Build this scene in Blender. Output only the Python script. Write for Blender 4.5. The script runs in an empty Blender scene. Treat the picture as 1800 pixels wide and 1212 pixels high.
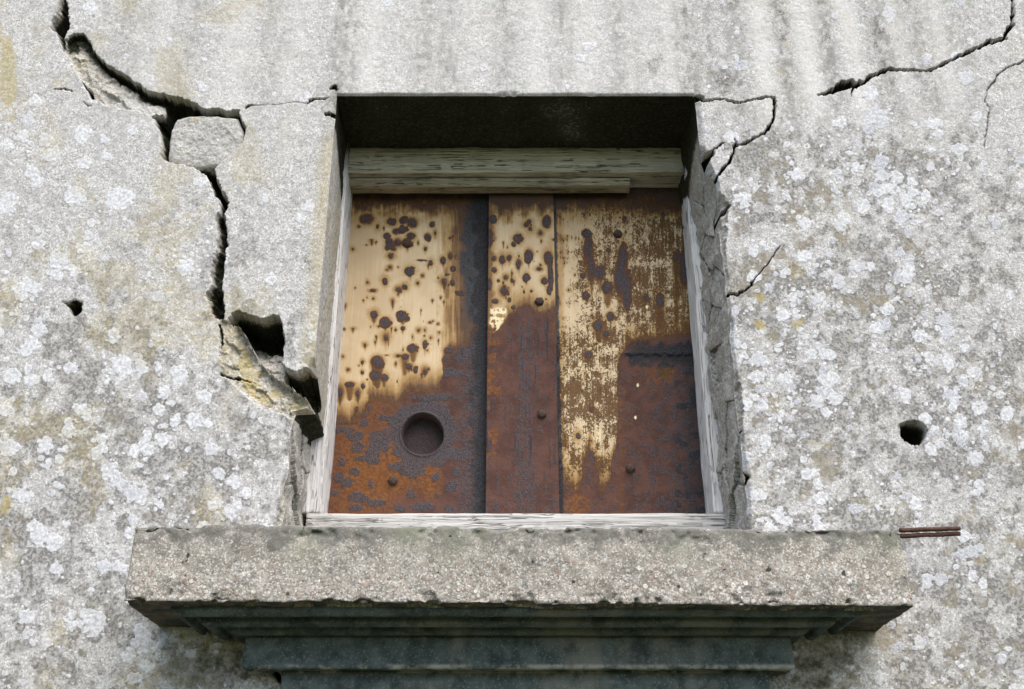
import bpy, math
import numpy as np
from mathutils import Vector

rng = np.random.default_rng(11)
C = bpy.context.scene.collection
D0, ZC, F = 2.0, 1.5, 1950.0             # wall plane, eye height, focal length in photo pixels
TH = math.atan(F / 4076.0)               # upward tilt of the camera
cT, sT = math.cos(TH), math.sin(TH)

# ---------------------------------------------------------------- measuring
def to_px(x, y, z):
    zr = z - ZC
    d = y * cT + zr * sT
    v = zr * cT - y * sT
    return 900 + F * x / d, 606 - F * v / d
def at(px, py, y=D0):
    e = TH + math.atan((606 - py) / F)
    z = y * math.tan(e)
    d = y * cT + z * sT
    return (px - 900) * d / F, z + ZC

# ---------------------------------------------------------------- noise
_T = rng.random((8, 256, 256)).astype(np.float32)
def vnoise(x, y, s=0):
    t = _T[s % 8]
    xi = np.floor(x).astype(np.int32); yi = np.floor(y).astype(np.int32)
    fx = (x - xi).astype(np.float32); fy = (y - yi).astype(np.float32)
    fx = fx * fx * (3 - 2 * fx); fy = fy * fy * (3 - 2 * fy)
    xi = (xi + 37 * s) & 255; yi = (yi + 91 * s) & 255
    x1 = (xi + 1) & 255; y1 = (yi + 1) & 255
    a = t[yi, xi]; b = t[yi, x1]; c = t[y1, xi]; d = t[y1, x1]
    return (a + (b - a) * fx) * (1 - fy) + (c + (d - c) * fx) * fy
def fbm(x, y, o=4, s=0, g=.5):
    r = 0; a = 1; n = 0
    for k in range(o):
        r = r + a * vnoise(x * 2 ** k + 17.3 * k, y * 2 ** k + 5.1 * k, s + k); n += a; a *= g
    return r / n
_T3 = rng.random((64, 64, 64)).astype(np.float32)
def vnoise3(x, y, z):
    I = [np.floor(q).astype(np.int32) for q in (x, y, z)]
    f = [(q - i).astype(np.float32) for q, i in zip((x, y, z), I)]
    f = [q * q * (3 - 2 * q) for q in f]
    r = 0
    for a in (0, 1):
        for b in (0, 1):
            for c in (0, 1):
                w = (f[0] if a else 1 - f[0]) * (f[1] if b else 1 - f[1]) * (f[2] if c else 1 - f[2])
                r = r + w * _T3[(I[0] + a) & 63, (I[1] + b) & 63, (I[2] + c) & 63]
    return r
def fbm3(x, y, z, o=3):
    r = 0; a = 1; n = 0
    for k in range(o):
        r = r + a * vnoise3(x * 2 ** k + 7.7 * k, y * 2 ** k + 3.3 * k, z * 2 ** k + 1.9 * k); n += a; a *= .5
    return r / n
def worley(x, y, s=0):
    xi = np.floor(x).astype(np.int32); yi = np.floor(y).astype(np.int32)
    f1 = np.full(x.shape, 9.0, np.float32); f2 = f1.copy(); val = np.zeros_like(f1); val2 = np.zeros_like(f1)
    for a in (-1, 0, 1):
        for b in (-1, 0, 1):
            cx = xi + a; cy = yi + b
            px = cx + _T[(s) % 8][cy & 255, cx & 255]; py = cy + _T[(s + 1) % 8][cy & 255, cx & 255]
            d = np.hypot(px - x, py - y)
            v = _T[(s + 2) % 8][cy & 255, cx & 255]
            tilt = ((x - px) * (_T[(s + 3) % 8][cy & 255, cx & 255] - .5) + (y - py) * (_T[(s + 4) % 8][cy & 255, cx & 255] - .5)) * 2
            m = d < f1
            f2 = np.where(m, f1, np.minimum(f2, d))
            f1 = np.where(m, d, f1); val = np.where(m, v, val); val2 = np.where(m, tilt, val2)
    return f1, f2, val, val2
def sst(a, b, x):
    t = np.clip((x - a) / (b - a), 0, 1)
    return t * t * (3 - 2 * t)
def sd_poly(x, y, P):
    P = np.asarray(P, float); n = len(P)
    d = np.full(x.shape, 1e9); s = np.ones(x.shape, bool)
    for i in range(n):
        a = P[i]; b = P[i - 1]
        e = b - a; wx = x - a[0]; wy = y - a[1]
        t = np.clip((wx * e[0] + wy * e[1]) / max(e @ e, 1e-9), 0, 1)
        d = np.minimum(d, (wx - e[0] * t) ** 2 + (wy - e[1] * t) ** 2)
        c1 = y >= a[1]; c2 = y < b[1]; c3 = e[0] * wy > e[1] * wx
        fl = (c1 & c2 & c3) | (~c1 & ~c2 & ~c3)
        s ^= fl
    return np.where(s, 1, -1) * np.sqrt(d)
def d_line(x, y, P):
    """distance to an open polyline and the position along it, 0..1"""
    P = np.asarray(P, float); d = np.full(x.shape, 1e9); u = np.zeros(x.shape)
    L = np.r_[0, np.cumsum(np.hypot(*np.diff(P, axis=0).T))]
    for i in range(len(P) - 1):
        a, b = P[i], P[i + 1]; e = b - a
        t = np.clip(((x - a[0]) * e[0] + (y - a[1]) * e[1]) / max(e @ e, 1e-9), 0, 1)
        q = np.hypot(x - a[0] - e[0] * t, y - a[1] - e[1] * t)
        m = q < d
        d = np.where(m, q, d); u = np.where(m, (L[i] + t * (L[i + 1] - L[i])) / L[-1], u)
    return d, u

# ---------------------------------------------------------------- meshes
def mesh_obj(name, co, quads, mat, parent=None, attrs=None, flat=False, tris=None):
    me = bpy.data.meshes.new(name)
    co = np.ascontiguousarray(co, np.float32).reshape(-1, 3)
    q = np.asarray(quads, np.int32).reshape(-1, 4)
    me.vertices.add(len(co)); me.vertices.foreach_set('co', co.ravel())
    nt = 0 if tris is None else len(tris)
    me.loops.add(q.size + nt * 3)
    vi = q.ravel() if nt == 0 else np.r_[q.ravel(), np.asarray(tris, np.int32).ravel()]
    me.loops.foreach_set('vertex_index', vi.astype(np.int32))
    me.polygons.add(len(q) + nt)
    ls = np.arange(len(q)) * 4
    if nt: ls = np.r_[ls, q.size + np.arange(nt) * 3]
    me.polygons.foreach_set('loop_start', ls.astype(np.int32))
    me.update(calc_edges=True)
    me.validate()
    for k, v in (attrs or {}).items():
        a = me.attributes.new(k, 'FLOAT_COLOR', 'POINT')
        a.data.foreach_set('color', np.ascontiguousarray(v, np.float32).ravel())
    if flat: me.shade_flat()
    else: me.shade_smooth()
    me.materials.append(mat)
    o = bpy.data.objects.new(name, me); C.objects.link(o)
    if parent is not None: o.parent = parent
    return o
def grid_quads(nr, nc, keep=None, off=0, flip=False):
    i = np.arange(nr * nc).reshape(nr, nc)
    q = np.stack([i[:-1, :-1], i[:-1, 1:], i[1:, 1:], i[1:, :-1]], -1)
    if flip: q = q[..., ::-1]
    q = q.reshape(-1, 4)
    if keep is not None: q = q[keep.ravel()]
    return q + off
def empty(name, loc):
    o = bpy.data.objects.new(name, None); o.location = loc; o.empty_display_size = .1
    C.objects.link(o); return o
def tag(o, label=None, cat=None, group=None, kind=None):
    if label: o['label'] = label
    if cat: o['category'] = cat
    if group: o['group'] = group
    if kind: o['kind'] = kind
    return o
def adopt(o, p):
    o.parent = p
    o.matrix_parent_inverse = p.matrix_basis.inverted()
    return o

def resample(P, ds, closed=True):
    P = np.asarray(P, float)
    if closed: P = np.vstack([P, P[:1]])
    L = np.r_[0, np.cumsum(np.hypot(*np.diff(P, axis=0).T))]
    n = max(8, int(L[-1] / ds))
    t = np.linspace(0, L[-1], n + 1)[:-1] if closed else np.linspace(0, L[-1], n + 1)
    return np.stack([np.interp(t, L, P[:, k]) for k in (0, 1)], 1)
def round_poly(P, r, k=4):
    P = np.asarray(P, float); n = len(P); out = []
    for i in range(n):
        a, b, c = P[i - 1], P[i], P[(i + 1) % n]
        u = (a - b) / np.linalg.norm(a - b); v = (c - b) / np.linalg.norm(c - b)
        rr = min(r, .45 * np.linalg.norm(a - b), .45 * np.linalg.norm(c - b))
        p, q = b + u * rr, b + v * rr
        for t in np.linspace(0, 1, k):
            out.append((1 - t) ** 2 * p + 2 * t * (1 - t) * b + t ** 2 * q)
    return np.array(out)
def prism(name, prof, l0, l1, ds, dl, conv, disp, mat, parent=None, flat=False, rad=.004, shape=None):
    """closed profile (a,b) run along l; conv(a,b,l)->xyz; disp(a,b,l,na,nb)->offset along the profile normal"""
    p = resample(round_poly(prof, rad), ds)
    t = np.roll(p, -1, 0) - np.roll(p, 1, 0)
    nn = np.stack([t[:, 1], -t[:, 0]], 1); nn /= np.linalg.norm(nn, axis=1)[:, None] + 1e-12
    area = .5 * np.sum(p[:, 0] * np.roll(p[:, 1], -1) - np.roll(p[:, 0], -1) * p[:, 1])
    if area < 0: nn = -nn
    ls = np.linspace(l0, l1, max(3, int((l1 - l0) / dl)))
    n = len(p); cen = p.mean(0)
    rings = []
    def ring(l, sc=1.0):
        q = cen + (p - cen) * sc
        a, b = q[:, 0], q[:, 1]; L = np.full(n, l)
        if shape is not None: a, b, L = shape(a, b, L)
        dd = disp(a, b, L, nn[:, 0], nn[:, 1])
        return a + nn[:, 0] * dd * min(1, sc * 1.0), b + nn[:, 1] * dd * min(1, sc * 1.0), L
    caps = [.05, .2, .4, .6, .75, .87, .95]
    for sc in caps: rings.append(ring(l0, sc))
    for l in ls: rings.append(ring(l))
    for sc in caps[::-1]: rings.append(ring(l1, sc))
    A = np.array([r[0] for r in rings]); B = np.array([r[1] for r in rings]); L = np.array([r[2] for r in rings])
    co = np.stack(conv(A, B, L), -1)
    nr = len(rings)
    i = np.arange(nr * n).reshape(nr, n); j = np.roll(i, -1, 1)
    q = np.stack([i[:-1], j[:-1], j[1:], i[1:]], -1).reshape(-1, 4)
    o = mesh_obj(name, co, q, mat, parent, flat=flat)
    return o
def recalc(o):
    import bmesh
    bm = bmesh.new(); bm.from_mesh(o.data); bmesh.ops.recalc_face_normals(bm, faces=bm.faces); bm.to_mesh(o.data); bm.free()

# ---------------------------------------------------------------- material helpers
class NT:
    def __init__(s, name):
        s.m = bpy.data.materials.new(name); s.m.use_nodes = True
        s.t = s.m.node_tree; s.t.nodes.clear()
        s.out = s.t.nodes.new('ShaderNodeOutputMaterial')
        s.b = s.t.nodes.new('ShaderNodeBsdfPrincipled')
        s.t.links.new(s.b.outputs[0], s.out.inputs[0])
        s.co = s.t.nodes.new('ShaderNodeNewGeometry').outputs['Position']
    def put(s, sock, v):
        if isinstance(v, bpy.types.NodeSocket): s.t.links.new(v, sock)
        elif isinstance(v, (tuple, list)): sock.default_value = (*v, 1) if len(v) == 3 and sock.type == 'RGBA' else v
        else: sock.default_value = v
    def vec(s, sc):
        n = s.t.nodes.new('ShaderNodeVectorMath'); n.operation = 'MULTIPLY'
        s.put(n.inputs[0], s.co); n.inputs[1].default_value = sc
        return n.outputs[0]
    def noise(s, scale, det=4, vec=None, rough=.55, dist=0):
        n = s.t.nodes.new('ShaderNodeTexNoise')
        s.put(n.inputs['Vector'], vec if vec is not None else s.co)
        n.inputs['Scale'].default_value = scale; n.inputs['Detail'].default_value = det
        n.inputs['Roughness'].default_value = rough; n.inputs['Distortion'].default_value = dist
        return n.outputs[0]
    def vor(s, scale, vec=None, out='Distance', feat='F1', rnd=1):
        n = s.t.nodes.new('ShaderNodeTexVoronoi'); n.feature = feat
        s.put(n.inputs['Vector'], vec if vec is not None else s.co)
        n.inputs['Scale'].default_value = scale; n.inputs['Randomness'].default_value = rnd
        return n.outputs[out]
    def m1(s, op, a, b=0.0, clamp=False):
        n = s.t.nodes.new('ShaderNodeMath'); n.operation = op; n.use_clamp = clamp
        s.put(n.inputs[0], a); s.put(n.inputs[1], b); return n.outputs[0]
    def step(s, x, a, b, lo=0, hi=1):
        n = s.t.nodes.new('ShaderNodeMapRange'); n.interpolation_type = 'SMOOTHSTEP'
        s.put(n.inputs[0], x); n.inputs[1].default_value = a; n.inputs[2].default_value = b
        n.inputs[3].default_value = lo; n.inputs[4].default_value = hi
        return n.outputs[0]
    def mix(s, f, a, b, mode='MIX'):
        n = s.t.nodes.new('ShaderNodeMix'); n.data_type = 'RGBA'; n.blend_type = mode
        s.put(n.inputs[0], f); s.put(n.inputs[6], a); s.put(n.inputs[7], b); return n.outputs[2]
    def attr(s, name):
        n = s.t.nodes.new('ShaderNodeAttribute'); n.attribute_name = name
        p = s.t.nodes.new('ShaderNodeSeparateColor'); s.t.links.new(n.outputs['Color'], p.inputs[0])
        return list(p.outputs) + [n.outputs['Alpha']]
    def sep(s, c):
        p = s.t.nodes.new('ShaderNodeSeparateColor'); s.put(p.inputs[0], c); return list(p.outputs)
    def pos(s):
        p = s.t.nodes.new('ShaderNodeSeparateXYZ'); s.put(p.inputs[0], s.co); return list(p.outputs)
    def bump(s, h, dist, strength=1.0, prev=None):
        n = s.t.nodes.new('ShaderNodeBump'); n.inputs['Strength'].default_value = strength
        n.inputs['Distance'].default_value = dist; s.put(n.inputs['Height'], h)
        if prev is not None: s.put(n.inputs['Normal'], prev)
        return n.outputs[0]
    def done(s, col, rough, nrm=None, spec=.3, metal=0.0):
        s.put(s.b.inputs['Base Color'], col); s.put(s.b.inputs['Roughness'], rough)
        s.b.inputs['Specular IOR Level'].default_value = spec; s.put(s.b.inputs['Metallic'], metal)
        if nrm is not None: s.put(s.b.inputs['Normal'], nrm)
        return s.m

# attribute A = (lichen, dark patch, ochre, lichen tone)   B = (moss plus painted jamb shade, broken face, streak, brown)
def concrete_material(name, attrs=True):
    n = NT(name)
    big = n.noise(9, 5); mid = n.noise(70, 5, rough=.65); fine = n.noise(520, 3, rough=.7)
    grain = n.sep(n.vor(430, out='Color')); gd = n.vor(430)
    c = n.mix(n.step(mid, .3, .72), CONC_A, CONC_B)
    c = n.mix(n.step(big, .35, .7, 0, .55), c, CONC_C)
    # sand grains: light and dark
    g2 = n.sep(n.vor(240, out='Color'))
    c = n.mix(n.step(grain[0], .66, .97, 0, .62), c, (.19, .175, .16))
    c = n.mix(n.step(grain[1], .75, .97, 0, .8), c, (.82, .81, .79))
    c = n.mix(n.step(g2[0], .8, .95, 0, .42), c, (.21, .195, .175))
    c = n.mix(n.step(g2[1], .82, .96, 0, .45), c, (.78, .77, .75))
    c = n.mix(n.step(n.noise(34, 5, rough=.7), .44, .64, 0, .42), c, (.27, .262, .245))
    c = n.mix(n.step(fine, .3, .52, .34, 0), c, (.22, .21, .195))
    pit = n.step(n.noise(190, 3, rough=.6), .66, .74)
    c = n.mix(n.m1('MULTIPLY', pit, .32), c, (.16, .145, .125))
    h = n.m1('ADD', n.m1('MULTIPLY', fine, .8), n.m1('MULTIPLY', mid, 1.3))
    h = n.m1('SUBTRACT', h, n.m1('MULTIPLY', pit, .8))
    if attrs:
        A = n.attr('A'); B = n.attr('B'); S = n.attr('S')
        c = n.mix(n.m1('MULTIPLY', S[0], .62), c, n.mix(fine, (.645, .62, .58), (.73, .71, .675)))
        e1 = n.noise(150, 4, rough=.65); e2 = n.noise(330, 4, rough=.7)
        def edge(a, lo=.32, hi=.62, am=.5, nz=e1):
            return n.step(n.m1('ADD', a, n.m1('MULTIPLY', n.m1('SUBTRACT', nz, .5), am)), lo, hi)
        c = n.mix(n.m1('MULTIPLY', B[2], .8), c, (.23, .22, .20))
        c = n.mix(n.m1('MULTIPLY', edge(A[1], .22, .7, .9), .78), c, n.mix(n.step(g2[2], .15, .9), (.12, .113, .105), (.36, .34, .315)))
        c = n.mix(n.m1('MULTIPLY', edge(B[3], .25, .75, .9), .6), c, n.mix(fine, (.18, .145, .09), (.37, .325, .24)))
        # broken faces: bare aggregate
        peb = n.sep(n.vor(170, out='Color')); pd = n.vor(170)
        bc = n.mix(peb[0], (.33, .31, .265), (.62, .59, .53))
        bc = n.mix(n.step(peb[2], .75, .9, 0, .6), bc, (.25, .19, .12))
        bc = n.mix(n.step(e2, .48, .62), bc, (.24, .215, .175))
        c = n.mix(n.m1('MULTIPLY', B[1], .9), c, bc)
        lf = edge(A[0], .22, .62, .5, e2)
        lc = n.mix(n.step(e1, .36, .62), (.46, .457, .465), (.71, .705, .705))
        lc = n.mix(n.step(A[3], .3, .8), lc, n.mix(n.step(e2, .4, .6), (.35, .35, .375), (.60, .60, .62)))
        c = n.mix(n.m1('MULTIPLY', lf, .93), c, lc)
        c = n.mix(n.m1('MULTIPLY', edge(A[2], .25, 1.0, 1.1, n.noise(90, 5, rough=.7)), .75), c, n.mix(fine, (.26, .20, .06), (.52, .41, .15)))
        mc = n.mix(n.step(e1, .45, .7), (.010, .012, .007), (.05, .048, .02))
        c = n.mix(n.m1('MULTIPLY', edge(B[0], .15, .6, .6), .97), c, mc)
        h = n.m1('ADD', h, n.m1('MULTIPLY', lf, n.m1('ADD', .3, n.m1('MULTIPLY', e2, .8))))
        h = n.m1('SUBTRACT', h, n.m1('MULTIPLY', B[1], n.m1('MULTIPLY', pd, 1.8)))
    nr = n.bump(h, .0009, .75)
    return n.done(c, .95, nr, .12)
CONC_A, CONC_B, CONC_C = (.44, .421, .395), (.60, .578, .55), (.48, .462, .455)
M_wall = concrete_material('weathered_concrete')

# ================================================================= THE WALL
XL, XR = -.393, .4105                       # window opening
ZS = at(900, 166.5)[1]; ZB = ZC + .56
def axis(lo, hi, step, far_lo, far_hi, snaps):
    n = int(round((hi - lo) / step)); a = np.linspace(lo, hi, n + 1)
    for s in snaps: a[np.argmin(np.abs(a - s))] = s
    up = []; st = step; p = hi
    while p < far_hi: st *= 1.12; p += st; up.append(min(p, far_hi))
    dn = []; st = step; p = lo
    while p > far_lo: st *= 1.12; p -= st; dn.append(max(p, far_lo))
    return np.r_[dn[::-1], a, up]
ax = axis(-1.27, 1.27, .0017, -4.5, 4.5, (XL, XR))
az = axis(ZC + .25, ZC + 1.90, .0018, -.2, 4.6, (ZB, ZS))
X, Z = np.meshgrid(ax, az)
_, PY0 = to_px(0, D0, Z)
sR = .0295 * sst(240, 340, PY0) + .006 * (vnoise(Z * 38, Z * 0, 2) - .5) * sst(250, 340, PY0)
sL = .031 * sst(708, 722, PY0) + (.010 * (vnoise(Z * 26, Z * 0, 5) - .5) + .006 * sst(760, 850, PY0)) * sst(708, 722, PY0)
X = X + sR * np.clip(1 - np.abs(X - XR) / .075, 0, 1) - sL * np.clip(1 - np.abs(X - XL) / .08, 0, 1)
XRz, XLz = XR + sR, XL - sL
PX, PY = to_px(X, D0, Z)
W1 = fbm(PX / 11, PY / 11, 3, 1) - .5; W2 = fbm(PX / 11 + 50, PY / 11, 3, 2) - .5
WX = PX + 7 * W1 + 3 * (vnoise(PX / 2.6, PY / 2.6, 5) - .5)
WY = PY + 7 * W2 + 3 * (vnoise(PX / 2.6 + 9, PY / 2.6, 6) - .5)
H = np.zeros(X.shape); LAT = np.zeros(X.shape)
mk = {k: np.zeros(X.shape) for k in ('lich', 'dark', 'ochre', 'tone', 'moss', 'broken', 'streak', 'brown', 'cream')}
chunk = worley(WX / 26, WY / 20, 2)
rough = fbm(PX / 7, PY / 7, 4, 3) - .5
def win(P, m):
    P = np.asarray(P, float)
    r = np.where((PY[:, 0] > P[:, 1].min() - m) & (PY[:, 0] < P[:, 1].max() + m))[0]
    q = PX[r[0]:r[-1] + 1]
    c = np.where(((q > P[:, 0].min() - m) & (q < P[:, 0].max() + m)).any(0))[0]
    return slice(r[0], r[-1] + 1), slice(c[0], c[-1] + 1)
def up(k, s, v): mk[k][s] = np.maximum(mk[k][s], v)
def void(P, depth, edge=3, moss=.9, broken=1, rgh=.008, warp=1.0):
    s = win(P, 14)
    x = PX[s] + (WX[s] - PX[s]) * warp; y = PY[s] + (WY[s] - PY[s]) * warp
    d = -sd_poly(x, y, P)
    dep = depth * (1 - np.exp(-np.clip(d, 0, None) / edge)) + rgh * (rough[s] * 2 + chunk[2][s] - .5) * sst(0, 5, d)
    dep = np.where(d > 0, np.maximum(dep, 0), 0)
    H[s] = np.maximum(H[s], dep)
    up('broken', s, broken * sst(-.5, 1.5, d))
    up('moss', s, moss * sst(0, edge * .7, d) * np.clip(.45 + .9 * fbm(PX[s] / 16, PY[s] / 16, 2, 4), 0, 1))
    return s, d
def crack(P, w, depth=.02, moss=.5):
    """w: list of widths along the line, pixels"""
    s = win(P, 12)
    x = PX[s] + .75 * (WX[s] - PX[s]); y = PY[s] + .75 * (WY[s] - PY[s])
    d, u = d_line(x, y, P)
    ww = np.interp(u, np.linspace(0, 1, len(w)), w) * (.55 + .9 * vnoise(x / 7, y / 7, 3)) / 2
    t = sst(ww + .7, np.maximum(ww - .9, 0), d)
    H[s] = np.maximum(H[s], depth * 1.3 * t)
    up('moss', s, min(1, moss * 1.5) * sst(ww + 1.0, np.maximum(ww - .4, 0), d)); up('broken', s, .7 * t)

# -- the stepped crack beside the window
GAP = [(104, -60), (104, 0), (100, 17), (96, 25), (88, 36), (87, 50), (97, 59), (103, 65), (104, 75), (110, 85), (116, 93), (114, 83), (113, 70), (117, 58), (121, 47), (122, 35), (120, 20), (118, 0), (120, -60)]
void(GAP, .075, 8, .95)
void([(112, -60), (111, 0), (113, 25), (112, 45), (108, 58), (104, 66), (104, 75), (110, 85), (114, 88), (113, 70), (117, 58), (121, 47), (122, 35), (120, 20), (118, 0), (120, -60)], .11, 3, 1)
UP = [(115, 70), (121, 62), (131, 57), (147, 60), (158, 72), (165, 85), (175, 98), (188, 112), (205, 124), (225, 135), (240, 145), (253, 156), (271, 162), (290, 166), (302, 167)]
SCAR = UP + [(300, 178), (288, 190), (284, 202), (270, 203), (255, 199), (232, 193), (205, 190), (185, 186), (165, 176), (154, 160), (143, 141), (135, 127), (125, 112), (117, 93), (113, 85)]
s = win(SCAR, 14); d = -sd_poly(WX[s], WY[s], SCAR); du, _ = d_line(WX[s], WY[s], UP)
dep = (.003 + .026 * sst(150, 215, PX[s])) * np.exp(-du / 11) + .017 * np.exp(-du / 34) + .004 + .006 * (chunk[2][s] - .5) * sst(2, 9, d) + .007 * chunk[3][s] * sst(2, 9, d) + .008 * rough[s]
H[s] = np.maximum(H[s], np.where(d > 0, np.clip(dep, 0, None) * sst(0, 2.5, d), 0))
rightness = sst(165, 225, PX[s])
up('broken', s, sst(-.5, 1.5, d) * (1 - .75 * rightness * sst(12, 26, du)))
up('moss', s, sst(0, 2, d) * np.clip(np.exp(-du / 12) * 1.1 + .5 * sst(112, 70, PY[s]) * (PX[s] > 118) * (vnoise(PX[s] / 14, PY[s] / 14, 2)), 0, 1))
void([(143, 143), (151, 150), (158, 157), (163, 160), (164, 176), (158, 170), (154, 162), (147, 153)], .07, 2, .95, warp=.5)
BAND = [(285, 170), (302, 167), (315, 171), (327, 178), (337, 180), (347, 183), (353, 189), (365, 191), (385, 193), (400, 195), (410, 193), (422, 193), (420, 198), (424, 207), (428, 219), (431, 225), (429, 235), (428, 244), (426, 251)]
CAV = BAND + [(415, 262), (402, 272), (394, 281), (384, 288), (360, 290), (335, 290), (300, 286), (288, 282), (282, 273), (281, 260), (284, 248), (282, 237), (277, 225), (272, 212), (266, 204), (284, 202), (288, 188)]
void(CAV, .085, 5, 1)
COL_TOP = [(315, 287), (335, 288), (384, 287), (376, 300), (380, 314), (387, 328), (392, 340), (400, 347), (403, 358), (400, 368), (396, 376), (386, 376), (388, 366), (385, 353), (377, 344), (374, 331), (367, 318), (360, 306), (350, 297), (330, 291)]
void(COL_TOP, .10, 4, 1)
COL = [(396, 372), (396, 395), (399, 412), (400, 430), (396, 447), (397, 462), (393, 478), (391, 490), (389, 500), (392, 515), (395, 535), (396, 560), (385, 560), (372, 556), (367, 535), (361, 521), (366, 510), (373, 500), (370, 487), (372, 465), (375, 448), (381, 440), (383, 425), (381, 408), (379, 393), (382, 376)]
void(COL, .055, 8, .72, rgh=.012)
void([(392, 372), (396, 395), (399, 412), (400, 430), (396, 447), (397, 462), (393, 478), (390, 490), (388, 500), (392, 515), (395, 535), (396, 560), (390, 556), (386, 520), (382, 500), (386, 470), (390, 440), (388, 400)], .09, 4, .95)
VOID_E = [(398, 565), (403, 557), (412, 549), (422, 547), (432, 550), (442, 555), (455, 559), (468, 557), (480, 554), (493, 556), (495, 567), (498, 580), (501, 590), (500, 605), (497, 625), (497, 640), (503, 648), (511, 652), (522, 652), (535, 648), (548, 647), (558, 644), (563, 653), (570, 668), (575, 685), (581, 708), (570, 712), (558, 718), (547, 715), (540, 703), (530, 695), (518, 688), (514, 680), (505, 674), (497, 672), (490, 663), (478, 657), (468, 650), (460, 640), (450, 630), (444, 615), (437, 603), (432, 590), (420, 574), (408, 569)]
EDGE_F = [(386, 560), (385, 590), (384, 620), (388, 640), (389, 658), (404, 674), (425, 692), (440, 704), (455, 714), (470, 721), (498, 728), (511, 738), (515, 755), (517, 775), (513, 800), (507, 822), (498, 842), (493, 858), (491, 875), (490, 900), (488, 925)]
SCAR_F = EDGE_F + [(600, 925), (600, 722), (585, 709), (547, 715), (540, 703), (530, 695), (518, 688), (514, 680), (505, 674), (497, 672), (478, 657), (460, 640), (444, 615), (432, 590), (420, 574), (408, 567), (397, 562)]
s = win(SCAR_F, 14); d = -sd_poly(WX[s], WY[s], SCAR_F); de, _ = d_line(WX[s], WY[s], EDGE_F)
low = sst(690, 745, PY[s])                      # beside the stile the break runs right through
dep = .004 + .00045 * de + .008 * (chunk[2][s] - .5) * sst(2, 9, d) + .008 * chunk[3][s] * sst(2, 10, d) + .012 * rough[s]
dep2 = .006 + .0016 * de + .0000 * de + .16 * sst(15, 30, de) + .016 * chunk[3][s] * sst(2, 9, d) + .016 * rough[s]
dep = dep * (1 - low) + (.006 + .0006 * de + .014 * chunk[3][s] * sst(2, 9, d) + .012 * rough[s]) * low
H[s] = np.maximum(H[s], np.where(d > 0, np.clip(dep, 0, .24) * sst(0, 2.5, d), 0))
up('broken', s, sst(-.5, 1.5, d))
up('ochre', s, sst(3, 14, d) * (1 - .5 * low) * 1.5 * fbm(PX[s] / 22, PY[s] / 22, 3, 5) * sst(395, 430, PX[s]))
s, d = void(VOID_E, .13, 5, .95, rgh=.01)
# slanting stone inside its lower end
inn = [(432, 590), (444, 615), (460, 640), (478, 657), (497, 672), (497, 640), (498, 610), (450, 592)]
s = win(inn, 8); di = -sd_poly(WX[s], WY[s], inn); m = di > 0
H[s] = np.where(m, .018 + .05 * sst(660, 590, PY[s]) + .02 * (chunk[2][s] - .5) + .01 * rough[s], H[s])
mk['moss'][s] = np.where(m, .0 + .5 * sst(625, 592, PY[s]), mk['moss'][s]); mk['dark'][s] = np.where(m, .4, mk['dark'][s])
crack([(389, 658), (400, 661), (418, 664), (440, 668), (452, 670)], [5, 4, 3, 1], .02)
crack([(385, 572), (391, 590), (388, 610)], [3, 4, 2], .015)
crack([(522, 783), (530, 792), (538, 806)], [2, 4, 2], .02)

# -- broken arris on the other side of the window
R = [(1256, 262), (1249, 278), (1246, 298), (1256, 302), (1258, 315), (1265, 335), (1275, 345), (1281, 357), (1279, 380), (1277, 440), (1280, 520), (1281, 550), (1290, 630), (1294, 655), (1305, 680), (1308, 720), (1304, 755), (1301, 800), (1306, 850), (1313, 890), (1318, 945), (1230, 945), (1190, 600), (1190, 290), (1222, 275), (1236, 267)]
ER = R[:-6]
s = win(R, 14); d = -sd_poly(WX[s], WY[s], R); de, _ = d_line(WX[s], WY[s], ER)
ck = worley(WX[s] / 46 + 3, WY[s] / 74, 4)
dep = .006 * (1 - np.exp(-de / 3)) + .0016 * de + .012 * (ck[2] - .5) * sst(0, 10, d) + .012 * ck[3] * sst(0, 10, d) + .008 * rough[s]
H[s] = np.maximum(H[s], np.where(d > 0, np.clip(dep, .002, .22) * sst(0, 3, d), 0))
up('broken', s, .75 * sst(-.5, 1.5, d)); up('dark', s, .32 * sst(6, 20, d) * (.6 + .6 * fbm(PX[s] / 20, PY[s] / 20, 3, 2)))

VG = [(1233, 285), (1236, 269), (1246, 266), (1256, 262), (1257, 270), (1249, 278), (1245, 290), (1247, 299), (1256, 299), (1252, 304), (1241, 310), (1235, 325), (1229, 347), (1223, 347), (1228, 320), (1232, 300)]
void(VG, .10, 3, 1, warp=.6)
crack([(1281, 362), (1268, 372), (1252, 384), (1243, 405), (1236, 430), (1232, 455)], [5, 7, 5, 4, 4, 2], .12, .9)
crack([(1304, 757), (1293, 764), (1286, 775)], [3, 5, 3], .05, .8)
crack([(1304, 855), (1311, 847), (1316, 839), (1308, 828)], [3, 4, 3, 1], .03, .7)
void([(1218, 166), (1226, 165), (1236, 168), (1240, 173), (1232, 178), (1222, 178)], .05, 3, .9, warp=.6)
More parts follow.
